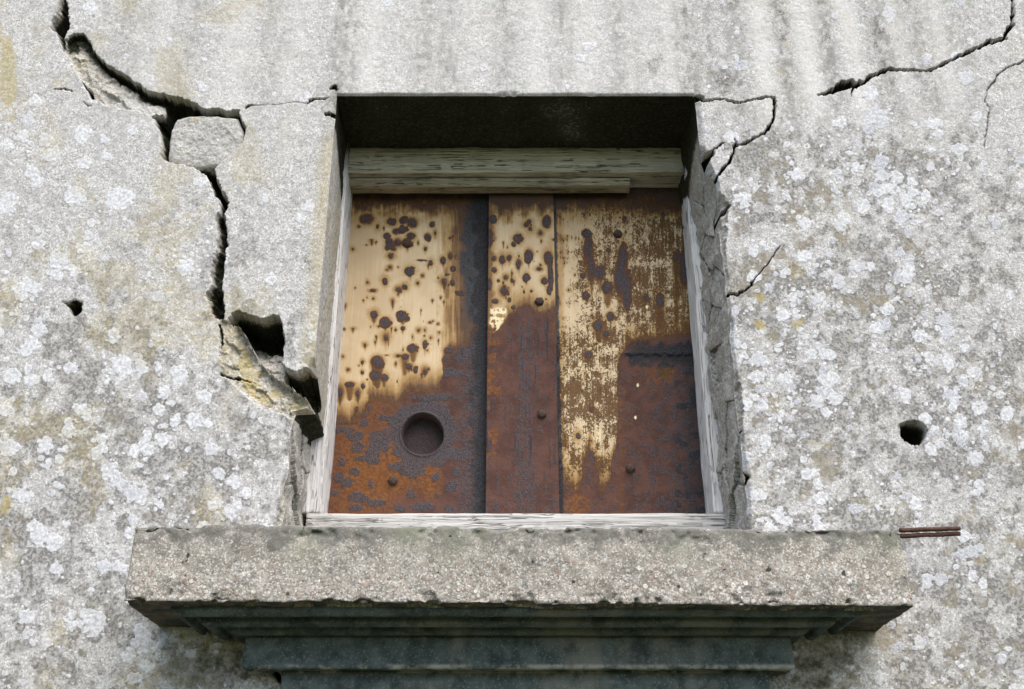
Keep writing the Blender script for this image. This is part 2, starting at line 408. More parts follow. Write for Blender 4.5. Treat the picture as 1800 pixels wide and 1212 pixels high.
# -- finer cracks
K1 = [(1438, 168), (1448, 166), (1464, 159), (1478, 151), (1485, 145), (1497, 145), (1504, 149), (1519, 144), (1533, 133), (1551, 126), (1565, 121), (1589, 123), (1627, 124), (1648, 120), (1658, 113), (1682, 100), (1707, 89), (1720, 85), (1738, 74), (1752, 73), (1766, 66), (1769, 57), (1779, 45), (1781, 24), (1780, 0), (1784, -60)]
crack(K1, [2, 7, 11, 6, 5, 4, 4, 5, 4, 5, 7, 6, 4.5, 4, 4], .035, .75)
crack([(1499, 150), (1499, 158), (1497, 168)], [5, 3, 1], .02)
void([(1456, 164), (1478, 148), (1488, 141), (1500, 143), (1506, 148), (1496, 155), (1480, 160), (1462, 167)], .035, 4, .8, warp=.6)
K2 = [(1235, 177), (1250, 176), (1262, 174), (1281, 178), (1290, 180), (1302, 180), (1318, 177), (1335, 173), (1345, 171), (1355, 172), (1361, 174), (1361, 190), (1360, 205), (1358, 214), (1352, 224), (1342, 234), (1335, 238), (1327, 241), (1318, 248), (1309, 255), (1297, 256), (1291, 258), (1290, 268), (1284, 283), (1275, 292), (1267, 304), (1261, 311), (1257, 318)]
crack(K2, [4, 4, 1.5, 4, 2, 1.5, 2.5, 4.5, 4.5, 3.5, 4, 5, 4, 3.5, 4, 4, 4, 4, 3.5, 4], .025, .6)
crack([(1293, 258), (1294, 250), (1291, 245)], [3, 3, 1], .015)
crack([(1256, 262), (1264, 257), (1272, 251)], [3, 2, 1], .012)
crack([(1280, 517), (1294, 517), (1309, 511), (1321, 501), (1333, 483), (1348, 466), (1364, 444), (1372, 432)], [4, 3.6, 3, 2, 1.5, 1.2, .8], .012, .5)
crack([(1830, 95), (1797, 109), (1769, 120), (1753, 133), (1748, 144), (1736, 158), (1731, 177), (1740, 194), (1736, 212), (1734, 232), (1730, 262)], [2.6, 2.6, 2.8, 2, 1.7, 1.5, .9], .006, .3)
crack([(95, 157), (112, 156), (128, 159)], [1, 2.2, 1], .008, .4)
crack([(147, 180), (154, 186), (162, 188)], [1, 2, 1], .006, .3)
crack([(432, 190), (438, 187), (446, 185)], [2, 6, 2], .012, .6)
crack([(538, 181), (548, 178), (556, 176), (572, 173), (576, 170)], [2, 5, 3, 3, 1], .012, .5)
crack([(580, 156), (588, 153), (592, 158)], [3, 7, 3], .015, .7)
crack([(446, 186), (480, 185), (510, 182), (540, 181)], [.9, .7, .9], .003, .15)
crack([(572, 202), (580, 200), (594, 202)], [2, 4, 5], .02, .7)
crack([(470, 1170), (488, 1190), (505, 1204), (530, 1228)], [6, 8, 8, 7], .03, .9)
# -- drill holes
void([(121, 536), (132, 530), (144, 535), (145, 546), (139, 553), (131, 556), (124, 551)], .07, 2, 1, warp=.5)
void([(106, 529), (120, 530), (132, 526), (148, 531), (148, 540), (138, 546), (122, 545)], .012, 5, .75, warp=.8)
void([(1582, 746), (1592, 741), (1606, 739), (1620, 742), (1630, 752), (1631, 764), (1625, 776), (1615, 784), (1603, 782), (1590, 775), (1583, 766)], .085, 2, .9, warp=.4)

# -- surface growth and stains
def blob(x, y, rx, ry, soft=.6, amp=.5, fr=14):
    s = win([(x - rx, y - ry), (x + rx, y + ry)], 8)
    q = np.hypot((PX[s] - x) / rx, (PY[s] - y) / ry) + amp * (fbm(PX[s] / fr, PY[s] / fr, 3, 4) - .5) * 2
    return s, sst(1, 1 - soft, q)
big = [(208, 348, 23), (130, 345, 17), (145, 235, 14), (140, 240, 11), (183, 246, 9), (186, 274, 9), (148, 287, 12), (38, 240, 11), (45, 226, 6), (90, 275, 15), (55, 305, 12), (65, 320, 10), (15, 358, 18), (53, 369, 7), (101, 406, 8), (155, 415, 10), (150, 437, 14), (170, 420, 8), (97, 461, 14), (97, 483, 12), (132, 478, 11), (45, 500, 12), (63, 508, 12), (352, 321, 10), (328, 470, 14), (375, 490, 8), (12, 255, 11), (62, 178, 11), (70, 580, 14), (55, 608, 13), (44, 618, 10), (215, 642, 18), (240, 628, 9), (247, 647, 12), (278, 648, 7), (125, 647, 11), (22, 662, 16), (55, 668, 13), (48, 650, 9), (82, 665, 9), (315, 660, 16), (288, 690, 11), (250, 698, 9), (143, 720, 13), (152, 733, 9), (358, 697, 13), (342, 742, 15), (365, 745, 9), (15, 785, 17), (80, 785, 15), (115, 790, 8), (85, 815, 9), (105, 808, 9), (170, 795, 10), (285, 773, 13), (250, 780, 9), (260, 830, 8), (40, 872, 15), (88, 867, 8), (235, 866, 17), (250, 880, 10), (385, 832, 11), (413, 848, 13), (205, 845, 10), (22, 830, 8), (476, 490, 11), (165, 1095, 23), (145, 1080, 9), (70, 945, 18), (92, 955, 15), (60, 925, 12), (45, 1085, 14), (100, 1000, 12), (1545, 211, 15), (1540, 205, 18), (1475, 216, 12), (1530, 165, 13), (1648, 235, 9), (540, 365, 10), (528, 385, 9), (545, 575, 6), (553, 548, 5), (548, 590, 8)]
st = list(big)
for bx, by, br in big:
    for _ in range(3 if br > 9 else 1):
        a = rng.random() * 6.28; st.append((bx + math.cos(a) * br * .8, by + math.sin(a) * br * .8, br * rng.uniform(.3, .6)))
def dens(x, y):
    if x < 600:
        v = .26 + .5 * sst(230, 560, y) * sst(560, 250, x)
        if x > 130 and y < 120 + max(0, (x - 130) * .5): v = .10 + (.12 if x < 200 else 0)
        if x > 390 and 170 < y < 650: v = .10
        if y > 640: v = max(v, .55)
        return float(v)
    if x < 1240: return .06 if y < 260 else .6
    v = 1.0 * sst(160, 330, y)
    v *= float(sst(1900, 1700, x)) * .55 + .45
    if x > 1690 and y < 560: v *= .3
    if y < 170: v = .18
    if y > 900 and x > 1560: v = .5
    return float(v)
clus = np.array([[fbm(np.array([x / 46.0]), np.array([y / 46.0]), 3, 6)[0] for x in range(-240, 2060, 20)] for y in range(-200, 1420, 20)])
for _ in range(84000):
    x = rng.uniform(-220, 2020); y = rng.uniform(-180, 1400)
    c_ = clus[min(int((y + 200) / 20), 80), min(int((x + 240) / 20), 114)]
    right = x > 1240
    if rng.random() < dens(x, y) * float(sst(.40, .62, c_)) * (.62 if right else .40):
        st.append((x, y, min(13.0, 1.8 * rng.pareto(1.9) + 1.7)))
ROWPY = PY[:, 0]
lw = (fbm(PX / 5.5, PY / 5.5, 3, 7) - .5); lw2 = fbm(PX / 3.2, PY / 3.2, 2, 1)
asc = ROWPY[::-1]
for (x, y, r) in st:
    m = r * 1.6 + 2
    r1 = len(ROWPY) - np.searchsorted(asc, y - m); r0 = len(ROWPY) - np.searchsorted(asc, y + m)
    if r1 - r0 < 2: continue
    rowp = PX[(r0 + r1) // 2]
    c0, c1 = np.searchsorted(rowp, (x - m, x + m))
    if c1 - c0 < 2: continue
    s = (slice(r0, r1), slice(c0, c1))
    sq = rng.uniform(.8, 1.25)
    q = np.hypot((PX[s] - x) / sq, (PY[s] - y) * sq) / r + lw[s] * .95
    v = sst(1.12, .72, q)
    kind = rng.random()
    if kind < .3 and r > 4: v *= 1 - .5 * sst(.62, .2, q) * lw2[s] * 1.5      # worn centre, pale rim
    v *= rng.uniform(.3, 1) if r < 9 else rng.uniform(.8, 1)
    tone = rng.random() ** 1.6 * (1.0 if x > 1200 else .6)
    new = v > mk['lich'][s]
    mk['tone'][s] = np.where(new, tone, mk['tone'][s]); mk['lich'][s] = np.maximum(mk['lich'][s], v)
mk['lich'] *= (1 - np.clip(mk['moss'], 0, 1)) * (1 - .75 * np.clip(mk['broken'], 0, 1)) * sst(.05, .012, H)
# dark and brown patches
f1 = fbm(PX / 55, PY / 55, 5, 2); f2 = fbm(PX / 38 + 30, PY / 38, 5, 5); f3 = fbm(PX / 16, PY / 16, 4, 3)
rw = sst(1230, 1330, PX) * sst(150, 330, PY) * (1 - .45 * sst(1680, 1760, PX) * sst(620, 540, PY))
lwt = sst(600, 520, PX) * sst(120, 520, PY) * (.55 + .45 * sst(480, 760, PY))
mk['dark'] = np.maximum(mk['dark'], np.clip((sst(.42, .64, f1 * .45 + f3 * .55) * .9 + .28) * (1.0 * rw + .75 * lwt + .07), 0, 1))
mk['brown'] = np.maximum(mk['brown'], np.clip(sst(.46, .7, f2 * .6 + f3 * .4) * (.62 * rw + .42 * lwt + .06), 0, 1))
for x, w, a in [(600, 22, .7), (625, 8, .5), (745, 26, .5), (790, 30, .45), (885, 24, .55), (985, 20, .45), (1085, 16, .5), (1120, 12, .3), (1205, 26, .6), (1245, 14, .5), (1292, 24, .75), (1376, 15, .9), (1452, 18, .8), (1545, 26, .75), (1610, 34, .6), (1680, 30, .4), (230, 40, .45), (330, 26, .5), (480, 30, .35)]:
    xw = at(x, 60)[0]; ww = w * .00128
    sx = np.exp(-((X + .005 * (vnoise(X * 9, Z * 5, 1) - .5) + .004 * (f3 - .5) - xw) / ww) ** 2)
    mk['streak'] = np.maximum(mk['streak'], .85 * a * sx * (.35 + 1.1 * sst(.36, .62, fbm(PX / 7, PY / 11, 3, 2))) * sst(330, 120, PY) * (.45 + .9 * fbm(PX / 18, PY / 34, 4, 6)))
for x, w, a in [(655, 26, .8), (700, 40, .4), (830, 30, .5), (945, 26, .8), (1030, 26, .7), (1175, 16, .7), (1336, 20, 1), (1415, 24, 1), (1492, 20, .9), (1580, 16, .6), (1650, 22, .6), (280, 50, .4), (420, 40, .5), (520, 40, .5)]:
    xw = at(x, 60)[0]; ww = w * .00128
    sx = np.exp(-((X + .005 * (vnoise(X * 9, Z * 5, 3) - .5) + .004 * (f3 - .5) - xw) / ww) ** 2)
    mk['cream'] = np.maximum(mk['cream'], a * sx * sst(300, 130, PY) * (.6 + .6 * fbm(PX / 18, PY / 40, 3, 4)))
mk['cream'] = np.maximum(mk['cream'], .35 * sst(560, 620, PX) * sst(1240, 1180, PX) * sst(200, 140, PY))
up('dark', np.s_[:], .7 * mk['streak'] * sst(.42, .6, f3))
for x, y, rx, ry, a in [(14, 130, 24, 110, .75), (-20, 60, 34, 160, .7), (1335, 523, 12, 12, .8), (1334, 571, 15, 14, 1), (1397, 478, 24, 26, .55), (1403, 570, 18, 14, .7), (300, 512, 22, 16, .6), (280, 598, 16, 16, .7), (328, 378, 9, 8, .7), (190, 30, 12, 14, .3), (10, 890, 14, 30, .8), (12, 520, 22, 30, .6), (570, 400, 12, 150, .4), (440, 470, 60, 70, .3), (1385, 75, 10, 18, .5), (1372, 130, 14, 22, .5), (1490, 40, 9, 70, .4), (1500, 690, 22, 16, .4), (1440, 780, 30, 14, .45), (1720, 990, 16, 12, .7), (1250, 130, 26, 24, .35), (100, 590, 26, 40, .3), (270, 660, 20, 22, .45)]:
    s, v = blob(x, y, rx, ry); up('ochre', s, a * v)
for x, y, rx, ry, a in [(1270, 140, 30, 34, .8), (1275, 250, 18, 22, .7), (1320, 290, 26, 22, .7), (1700, 700, 30, 22, .8), (1750, 700, 16, 24, .8), (1730, 655, 12, 10, .9), (370, 555, 26, 20, .7), (265, 630, 40, 16, .8), (380, 700, 22, 26, .6), (60, 560, 34, 30, .5), (240, 555, 26, 18, .5), (345, 358, 14, 12, .6), (1150, 110, 20, 30, .5), (225, 800, 30, 24, .5), (1740, 560, 30, 30, .5)]:
    s, v = blob(x, y, rx, ry); up('dark', s, a * v)
mk['ochre'] = np.maximum(mk['ochre'], (.52 * sst(640, 420, PX) + .36 * (PX > 1240)) * sst(.40, .70, fbm(PX / 75, PY / 75, 4, 7)))
# green-brown growth where water drips off the sill ends
for x, y, rx, ry, a in [(400, 1165, 100, 60, .42), (330, 1185, 110, 50, .3), (1450, 1160, 100, 60, .42), (1430, 1200, 90, 40, .4), (1540, 1120, 70, 40, .22)]:
    s, v = blob(x, y, rx, ry, .8); up('moss', s, a * v * (.5 + .7 * f3[s])); up('brown', s, v * .9); up('ochre', s, .5 * v * f3[s]); mk['lich'][s] *= 1 - .8 * v
# the reveal edge keeps a tan water stain
s = win([(540, 160), (600, 720)], 6); e = sst(.060, .004, np.abs(X[s] - XL + .008)); up('ochre', s, .55 * e * sst(190, 260, PY[s])); up('brown', s, .4 * e)
# -- relief
H += (fbm(X * 14, Z * 14, 4, 1) - .5) * .0035 + (fbm(X * 120, Z * 120, 3, 4) - .5) * .0010
H -= .0005 * mk['lich'] * (.4 + lw2)
pits = sst(.70, .80, fbm(PX / 6, PY / 6, 2, 6)); H += .0006 * pits * sst(.02, 0, H)
dx = np.maximum(np.maximum(XLz - X, X - XRz), np.maximum(Z - ZS, ZB - Z))       # distance to the opening
rag = .0035 + .004 * fbm(X * 45, Z * 45, 3, 2)
chip = sst(.60, .78, fbm(X * 22, Z * 22, 3, 5))
near = np.clip(1 - dx / (rag + .007 * chip), 0, 1)
H = np.where(dx >= -1e-6, np.maximum(H, .006 * (1 + .7 * chip) * near ** 1.6 + H * (1 - near)), H)
colL = int(np.argmin(np.abs(ax - XL))); colR = int(np.argmin(np.abs(ax - XR)))
ci = np.arange(len(ax) - 1)[None, :]
keep = ~((ci >= colL) & (ci < colR) & (Z[:-1, :-1] >= ZB - 1e-6) & (Z[1:, :-1] <= ZS + 1e-6))
def soften(col, n=9):
    e = np.convolve(np.pad(col, 14, mode='edge'), np.ones(29) / 29, 'valid'); return e
for c0, sgn in ((colL, -1), (colR, 1)):
    e = soften(H[:, c0])
    for k_ in range(7):
        w_ = (1 - k_ / 7) ** 1.2; H[:, c0 + sgn * k_] = H[:, c0 + sgn * k_] * (1 - w_) + e * w_
wall = empty('concrete_wall', (0, D0 + .2, 0))
tag(wall, 'cracked grey concrete wall with white lichen and drill holes around the rusty window', 'wall', kind='thing')
nz, nx = X.shape
co = np.stack([X + LAT, D0 + H, Z], -1).reshape(-1, 3)
q = grid_quads(nz, nx, keep)
# sides and back, so that the wall has its real thickness
i = np.arange(nz * nx).reshape(nz, nx)
loop = np.r_[i[0, :], i[1:, -1], i[-1, -2::-1], i[-2:0:-1, 0]]
bk = co[loop].copy(); bk[:, 1] = D0 + .42
nb = len(co); co = np.vstack([co, bk]); m = len(loop); k = np.arange(m); k1 = (k + 1) % m
q = np.vstack([q, np.stack([loop, nb + k, nb + k1, loop[k1]], -1), ])
A = np.zeros((len(co), 4)); B = np.zeros((len(co), 4)); S_ = np.zeros((len(co), 4)); S_[:nz * nx, 0] = np.clip(mk['cream'], 0, 1).ravel()
nn = nz * nx
for arr, ks in ((A, ('lich', 'dark', 'ochre', 'tone')), (B, ('moss', 'broken', 'streak', 'brown'))):
    for c_, kk in enumerate(ks): arr[:nn, c_] = np.clip(mk[kk], 0, 1).ravel()
wf = mesh_obj('wall_face', co, q, M_wall, None, {'A': A, 'B': B, 'S': S_}); adopt(wf, wall)
me = bpy.data.meshes.new('wall_back'); y2 = D0 + .42
me.from_pydata([(-4.5, y2 + .003, -.2), (4.5, y2 + .003, -.2), (4.5, y2 + .003, 4.6), (-4.5, y2 + .003, 4.6)], [], [(0, 1, 2, 3)])
me.materials.append(M_wall); ob = bpy.data.objects.new('wall_back', me); C.objects.link(ob); adopt(ob, wall)

# reveal: soffit and the two jambs, starting at the rough front edge
rowS = int(np.argmin(np.abs(az - ZS)))
rowB = int(np.argmin(np.abs(az - ZB)))
def reveal(name, P0, inward, moss_shade=None, brownf=None, taper=.0, rgh=.004, back=.30, brk=None, tap2=0):
    """P0: front edge points (n,3); inward: unit vector of the open side; brk: 0..1 per point, broken masonry"""
    n = len(P0); t = np.linspace(0, 1, 130) ** 1.1
    Y = P0[None, :, 1] + (D0 + back - P0[None, :, 1]) * t[:, None]
    base = np.repeat(P0[None], len(t), 0)
    a = base[..., 0] if abs(inward[2]) > .5 else base[..., 2]
    dep = Y - D0; ysm = np.convolve(np.pad(P0[:, 1], 12, mode='edge'), np.ones(25) / 25, 'valid'); k = sst(0, .03, Y - ysm[None, :])
    off = (fbm(a * 12, dep * 12, 4, 3) - .5) * rgh * 2 + (fbm(a * 90, dep * 90, 3, 5) - .5) * .0025
    off = off * k * sst(0, .01, Y - P0[None, :, 1]) + taper * np.clip(dep, 0, None)
    A = np.zeros(base.shape[:2] + (4,)); B = A.copy()
    A[..., 1] = .12 * fbm(a * 20, dep * 20, 3, 2)
    if brk is not None:
        w = np.asarray(brk)[None, :] * np.ones_like(Y)
        ck = worley(a * 9 + dep * 5, dep * 13 - a * 2, 3)
        off += w * k * (.006 * (ck[2] - .5) + .007 * ck[3] + .006 * (fbm(a * 60, dep * 60, 4, 1) - .5) + tap2 * dep)
        crk = sst(.06, .01, ck[1] - ck[0]) * w
        off -= .002 * crk
        B[..., 1] = .8 * w; A[..., 1] = np.maximum(A[..., 1], w * (.0 + .5 * fbm(a * 25, dep * 25, 3, 6)) * sst(.0, .03, dep))
        B[..., 0] = .45 * crk
    co = base + off[..., None] * np.asarray(inward)
    co[..., 1] = Y
    px, py = to_px(co[..., 0], co[..., 1], co[..., 2])
    if moss_shade is not None: B[..., 0] = np.maximum(B[..., 0], moss_shade(a, dep, px, py))
    if brownf is not None:
        bb = brownf(a, dep, px, py); w = 0 if brk is None else w
        B[..., 3] = bb[0] * (1 - w); A[..., 2] = bb[1] * (1 - w)
    o = mesh_obj(name, co, grid_quads(len(t), n), M_wall, None, {'A': A.reshape(-1, 4), 'B': B.reshape(-1, 4)})
    adopt(o, wall)
    return o
front = co[:nn].reshape(nz, nx, 3)
reveal('soffit', front[rowS, colL:colR + 1], (0, 0, -1), moss_shade=lambda a, d, px, py: np.clip(.40 + .45 * fbm(a * 9, d * 9, 3, 4), 0, 1) * sst(0, .008, d))
zz = front[rowB:rowS + 1]; pj = PY[rowB:rowS + 1, colL]; pk_ = PY[rowB:rowS + 1, colR]
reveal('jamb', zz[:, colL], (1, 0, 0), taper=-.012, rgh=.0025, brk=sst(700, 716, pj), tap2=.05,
       moss_shade=lambda a, d, px, py: np.clip(1.1 * sst(318, 255, py + 900 * (.10 - d)) + 1.0 * sst(235, 205, py) + 1.2 * (sst(690, 704, pj) * sst(738, 726, pj))[None, :] * sst(.0, .012, d), 0, 1) * sst(0, .006, d),  # algae plus painted shade under the soffit and in the broken hollow
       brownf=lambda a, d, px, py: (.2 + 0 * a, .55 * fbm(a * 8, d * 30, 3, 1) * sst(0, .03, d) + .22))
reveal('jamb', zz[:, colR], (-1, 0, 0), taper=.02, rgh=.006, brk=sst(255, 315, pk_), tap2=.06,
       moss_shade=lambda a, d, px, py: np.clip(1.1 * sst(318, 250, py + 700 * (.09 - d)) + sst(240, 210, py), 0, 1) * sst(0, .01, d),  # algae at the jamb top, with soffit shade painted in
       brownf=lambda a, d, px, py: (.5 + 0 * a, .5 + 0 * a))

# ================================================================= loose stone wedged in the crack
bp = [(304, 212), (308, 206), (318, 203), (335, 201), (355, 200), (380, 201), (400, 203), (418, 205), (422, 215), (426, 225), (428, 235), (427, 245), (423, 257), (413, 268), (402, 277), (394, 284), (384, 287), (360, 288), (335, 288), (315, 286), (297, 283), (292, 272), (294, 255), (296, 240), (299, 225)]
P = np.array([at(*p) for p in bp]); P = resample(P, .002); cen = P.mean(0); n = len(P)
rings = []
for sc, yy in [(.0, .0075), (.25, .0075), (.5, .0075), (.7, .0072), (.84, .0075), (.92, .0085), (.965, .0105), (.99, .014), (1, .020), (1, .032), (.99, .05), (.96, .075), (.4, .08), (0, .08)]:
    p = cen + (P - cen) * sc
    nse = fbm(p[:, 0] * 90, p[:, 1] * 90, 4, 4) - .5; n2 = fbm(p[:, 0] * 30 + 4, p[:, 1] * 30, 3, 2) - .5
    lat = 1 + .035 * (fbm(p[:, 0] * 60, p[:, 1] * 60 + yy * 400, 3, 6) - .5) * (sc > .9)
    p = cen + (p - cen) * lat[:, None]
    rings.append(np.stack([p[:, 0], D0 + yy + (p[:, 1] - cen[1]) * -.05 + 0 * nse, p[:, 1]], 1))
# more rings on the front for relief
fr = np.array(rings); idx = np.r_[np.linspace(0, 4, 110)[:-1], np.linspace(4, 8, 24)[:-1], np.linspace(8, len(rings) - 1, 22)]
fr = np.stack([fr[int(t)] * (1 - (t % 1)) + fr[min(int(t) + 1, len(rings) - 1)] * (t % 1) for t in idx])
fr[..., 1] += .007 * (fbm(fr[..., 0] * 30, fr[..., 2] * 30, 3, 2) - .5) + .0035 * (fbm(fr[..., 0] * 110, fr[..., 2] * 110, 3, 1) - .5)
i = np.arange(len(fr) * n).reshape(len(fr), n); j = np.roll(i, -1, 1)
qs = np.stack([i[:-1], j[:-1], j[1:], i[1:]], -1).reshape(-1, 4)
A = np.zeros(fr.shape[:2] + (4,)); B = A.copy()
bx, by = to_px(fr[..., 0], D0, fr[..., 2])
B[..., 1] = .45; B[..., 0] = .8 * sst(.02, .045, fr[..., 1] - D0) + .3 * sst(207, 202, by)
A[..., 1] = .35 * fbm(bx / 9, by / 9, 3, 3); A[..., 2] = .75 * np.exp(-(((bx - 342) / 14) ** 2 + ((by - 207) / 6) ** 2)) + .6 * np.exp(-(((bx - 318) / 9) ** 2 + ((by - 264) / 6) ** 2))
B[..., 3] = .25
blk = mesh_obj('stone_block', fr, qs, M_wall, None, {'A': A.reshape(-1, 4), 'B': B.reshape(-1, 4)}); recalc(blk)
tag(blk, 'loose squarish pale stone wedged in the wide dark wall crack', 'stone')

# ================================================================= MOULDED SILL
def sill_material(name, dark):
    n = NT(name)
    x, y, z = n.pos()
    mid = n.noise(34, 6, rough=.65); fine = n.noise(420, 3, rough=.7); big = n.noise(8, 4)
    peb = n.sep(n.vor(190, out='Color')); pd = n.vor(190); peb2 = n.sep(n.vor(420, out='Color'))
    if not dark:
        m2 = n.noise(90, 5, rough=.7)
        c = n.mix(n.step(mid, .3, .7), (.22, .195, .16), (.42, .38, .325))
        expose = n.step(n.m1('ADD', n.step(z, SB + .15, SB - .01, 0, .75), n.m1('MULTIPLY', n.m1('SUBTRACT', n.noise(18, 5, rough=.7), .5), 2.6)), .05, .9)
        pc = n.mix(peb[0], (.17, .14, .115), (.52, .465, .40))
        pc = n.mix(n.step(peb[1], .84, .9, 0, .7), pc, (.78, .76, .73))
        pc = n.mix(n.step(peb[2], .86, .92, 0, .6), pc, (.30, .19, .13))
        pc = n.mix(n.step(pd, .4, .75, 0, .6), pc, (.23, .21, .185))
        c = n.mix(n.m1('MULTIPLY', expose, .6), c, pc)
        bp_ = n.sep(n.vor(105, out='Color')); bd_ = n.vor(105)
        big_ = n.m1('MULTIPLY', n.step(bp_[0], .70, .76), n.step(bd_, .5, .38))
        big_ = n.m1('MULTIPLY', big_, n.step(z, SB + .11, SB + .03, .15, 1))
        c = n.mix(n.m1('MULTIPLY', big_, .85), c, n.mix(bp_[1], (.27, .17, .12), (.74, .70, .62)))
        c = n.mix(n.step(peb2[0], .68, .95, 0, .7), c, (.15, .13, .115))
        c = n.mix(n.step(peb2[1], .72, .95, 0, .6), c, (.72, .70, .66))
        c = n.mix(n.step(m2, .5, .68, 0, .55), c, (.2, .185, .16))
        st_ = n.step(n.m1('ADD', n.noise(24, 6, rough=.75), n.step(z, SB + .06, SB + .135, -.03, .2)), .53, .68)
        c = n.mix(n.m1('MULTIPLY', st_, .75), c, n.mix(fine, (.06, .06, .052), (.19, .185, .16)))
        gr = n.m1('MULTIPLY', n.step(n.noise(9, 4), .48, .68, 0, .6), n.step(z, SB + .03, SB + .11))
        c = n.mix(gr, c, (.25, .25, .175))
        sp = n.step(n.noise(48, 2, rough=.5), .72, .76)
        c = n.mix(n.m1('MULTIPLY', sp, .9), c, (.03, .03, .027))
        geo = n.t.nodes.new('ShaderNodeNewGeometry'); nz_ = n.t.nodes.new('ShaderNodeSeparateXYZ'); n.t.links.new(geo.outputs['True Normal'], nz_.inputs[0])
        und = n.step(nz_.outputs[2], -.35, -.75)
        c = n.mix(n.m1('MULTIPLY', und, .93), c, n.mix(n.step(mid, .4, .7), (.04, .043, .037), (.15, .12, .085)))  # underside tint: algae with shade painted in
        h = n.m1('SUBTRACT', n.m1('MULTIPLY', fine, .5), n.m1('MULTIPLY', n.m1('MULTIPLY', pd, expose), .9))
        h = n.m1('ADD', n.m1('ADD', h, n.m1('MULTIPLY', m2, .3)), n.m1('MULTIPLY', big_, .8))
        return n.done(c, .92, n.bump(h, .0014, .75), .15)
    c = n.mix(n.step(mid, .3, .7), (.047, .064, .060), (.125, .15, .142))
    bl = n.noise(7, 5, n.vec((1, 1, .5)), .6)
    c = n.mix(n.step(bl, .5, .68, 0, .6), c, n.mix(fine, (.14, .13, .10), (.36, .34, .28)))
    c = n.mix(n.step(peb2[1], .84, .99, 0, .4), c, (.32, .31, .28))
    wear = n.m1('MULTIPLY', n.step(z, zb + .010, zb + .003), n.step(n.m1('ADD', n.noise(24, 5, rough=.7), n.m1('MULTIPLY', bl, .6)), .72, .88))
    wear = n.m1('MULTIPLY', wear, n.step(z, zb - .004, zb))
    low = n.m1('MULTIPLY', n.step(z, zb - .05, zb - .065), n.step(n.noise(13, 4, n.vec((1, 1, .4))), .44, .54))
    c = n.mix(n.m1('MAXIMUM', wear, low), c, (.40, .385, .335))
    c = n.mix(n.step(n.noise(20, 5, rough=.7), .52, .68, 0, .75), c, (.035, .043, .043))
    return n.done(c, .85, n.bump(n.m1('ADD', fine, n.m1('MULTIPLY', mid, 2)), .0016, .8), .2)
yS = D0 - .2
SB = at(900, 1062, yS)[1]; ST = at(900, 926, yS)[1]
sx0 = at(218, 1055, yS)[0]; sx1 = at(1605, 1065, yS)[0]
zt = at(900, 1119, D0 - .065)[1]; zb = at(900, 1176, D0 - .065)[1]
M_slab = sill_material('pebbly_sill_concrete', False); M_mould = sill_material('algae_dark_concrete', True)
sill = empty('window_sill', (0, D0, SB - .1))
tag(sill, 'projecting moulded concrete sill with pebbly face, stepped mouldings and two rusty rods', 'window sill', kind='thing')
prof = [(yS, SB), (yS + .002, ST), (D0 + .16, ST + .035), (D0 + .16, SB)]
def dsl(a, b, l, na, nb):
    v = (fbm3(l * 16, a * 16, b * 16, 4) - .5) * .007 + (fbm3(l * 110, a * 110, b * 110, 2) - .5) * .0018
    edge = np.exp(-np.abs(b - SB) / .012) * (a < yS + .03) + np.exp(-np.abs(b - ST) / .014) * (a < yS + .03)
    v -= edge * .009 * sst(.5, .72, fbm3(l * 38, a * 38, b * 38, 3)) * 1.6
    # worn right arris above the rods
    v -= .007 * np.exp(-((l - sx1) / .012) ** 2) * sst(SB + .06, SB + .09, b) * (a < yS + .08)
    return v
def ssh(a, b, l):
    # the ends lean a little: narrower at the top, as worn
    k = (l - (sx0 + sx1) / 2) / (sx1 - sx0) * 2
    return a, b - .004 * k, l
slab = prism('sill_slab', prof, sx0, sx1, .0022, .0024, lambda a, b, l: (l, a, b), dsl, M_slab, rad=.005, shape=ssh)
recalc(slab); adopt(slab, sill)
def returns(name, prof, w, xc, mat, ds=.0016, dl=.0028, amp=.0012):
    """open profile (projection, z) carried round front and both ends of a body of half width w"""
    p = resample(prof, ds, closed=False)
    t = np.gradient(p, axis=0); nn = np.stack([-t[:, 1], t[:, 0]], 1); nn /= np.linalg.norm(nn, axis=1)[:, None] + 1e-9
    pm = max(p[:, 0].max(), .02)
    ns = max(4, int(pm / dl)); nf = int(2 * (w + pm) / dl)
    cols = []
    for k in range(ns): cols.append(('l', k / ns))
    for k in range(nf + 1): cols.append(('f', k / nf))
    for k in range(1, ns + 1): cols.append(('r', k / ns))
    co = np.zeros((len(p), len(cols), 3))
    for c_, (sd, t_) in enumerate(cols):
        pr = p[:, 0]; W = w + pr
        if sd == 'l': x = -W; y = D0 + .06 - (pr + .06) * t_
        elif sd == 'f': x = -W + 2 * W * t_; y = D0 - pr
        else: x = W; y = D0 - pr + (pr + .06) * t_
        co[:, c_, 0] = xc + x; co[:, c_, 1] = y; co[:, c_, 2] = p[:, 1]
    v = (fbm3(co[..., 0] * 20, co[..., 1] * 20, co[..., 2] * 20, 3) - .5) * amp * 2.4 + (fbm3(co[..., 0] * 150, co[..., 1] * 150, co[..., 2] * 150, 2) - .5) * amp
    co[..., 1] -= v; co[..., 2] += v * .6
    o = mesh_obj(name, co, grid_quads(len(p), len(cols)), mat); recalc(o); adopt(o, sill)
    return o
xc = .0105
arc = lambda c, r, a0, a1, n=8: [(c[0] + r * math.cos(math.radians(a)), c[1] + r * math.sin(math.radians(a))) for a in np.linspace(a0, a1, n)]
hh = SB - zt
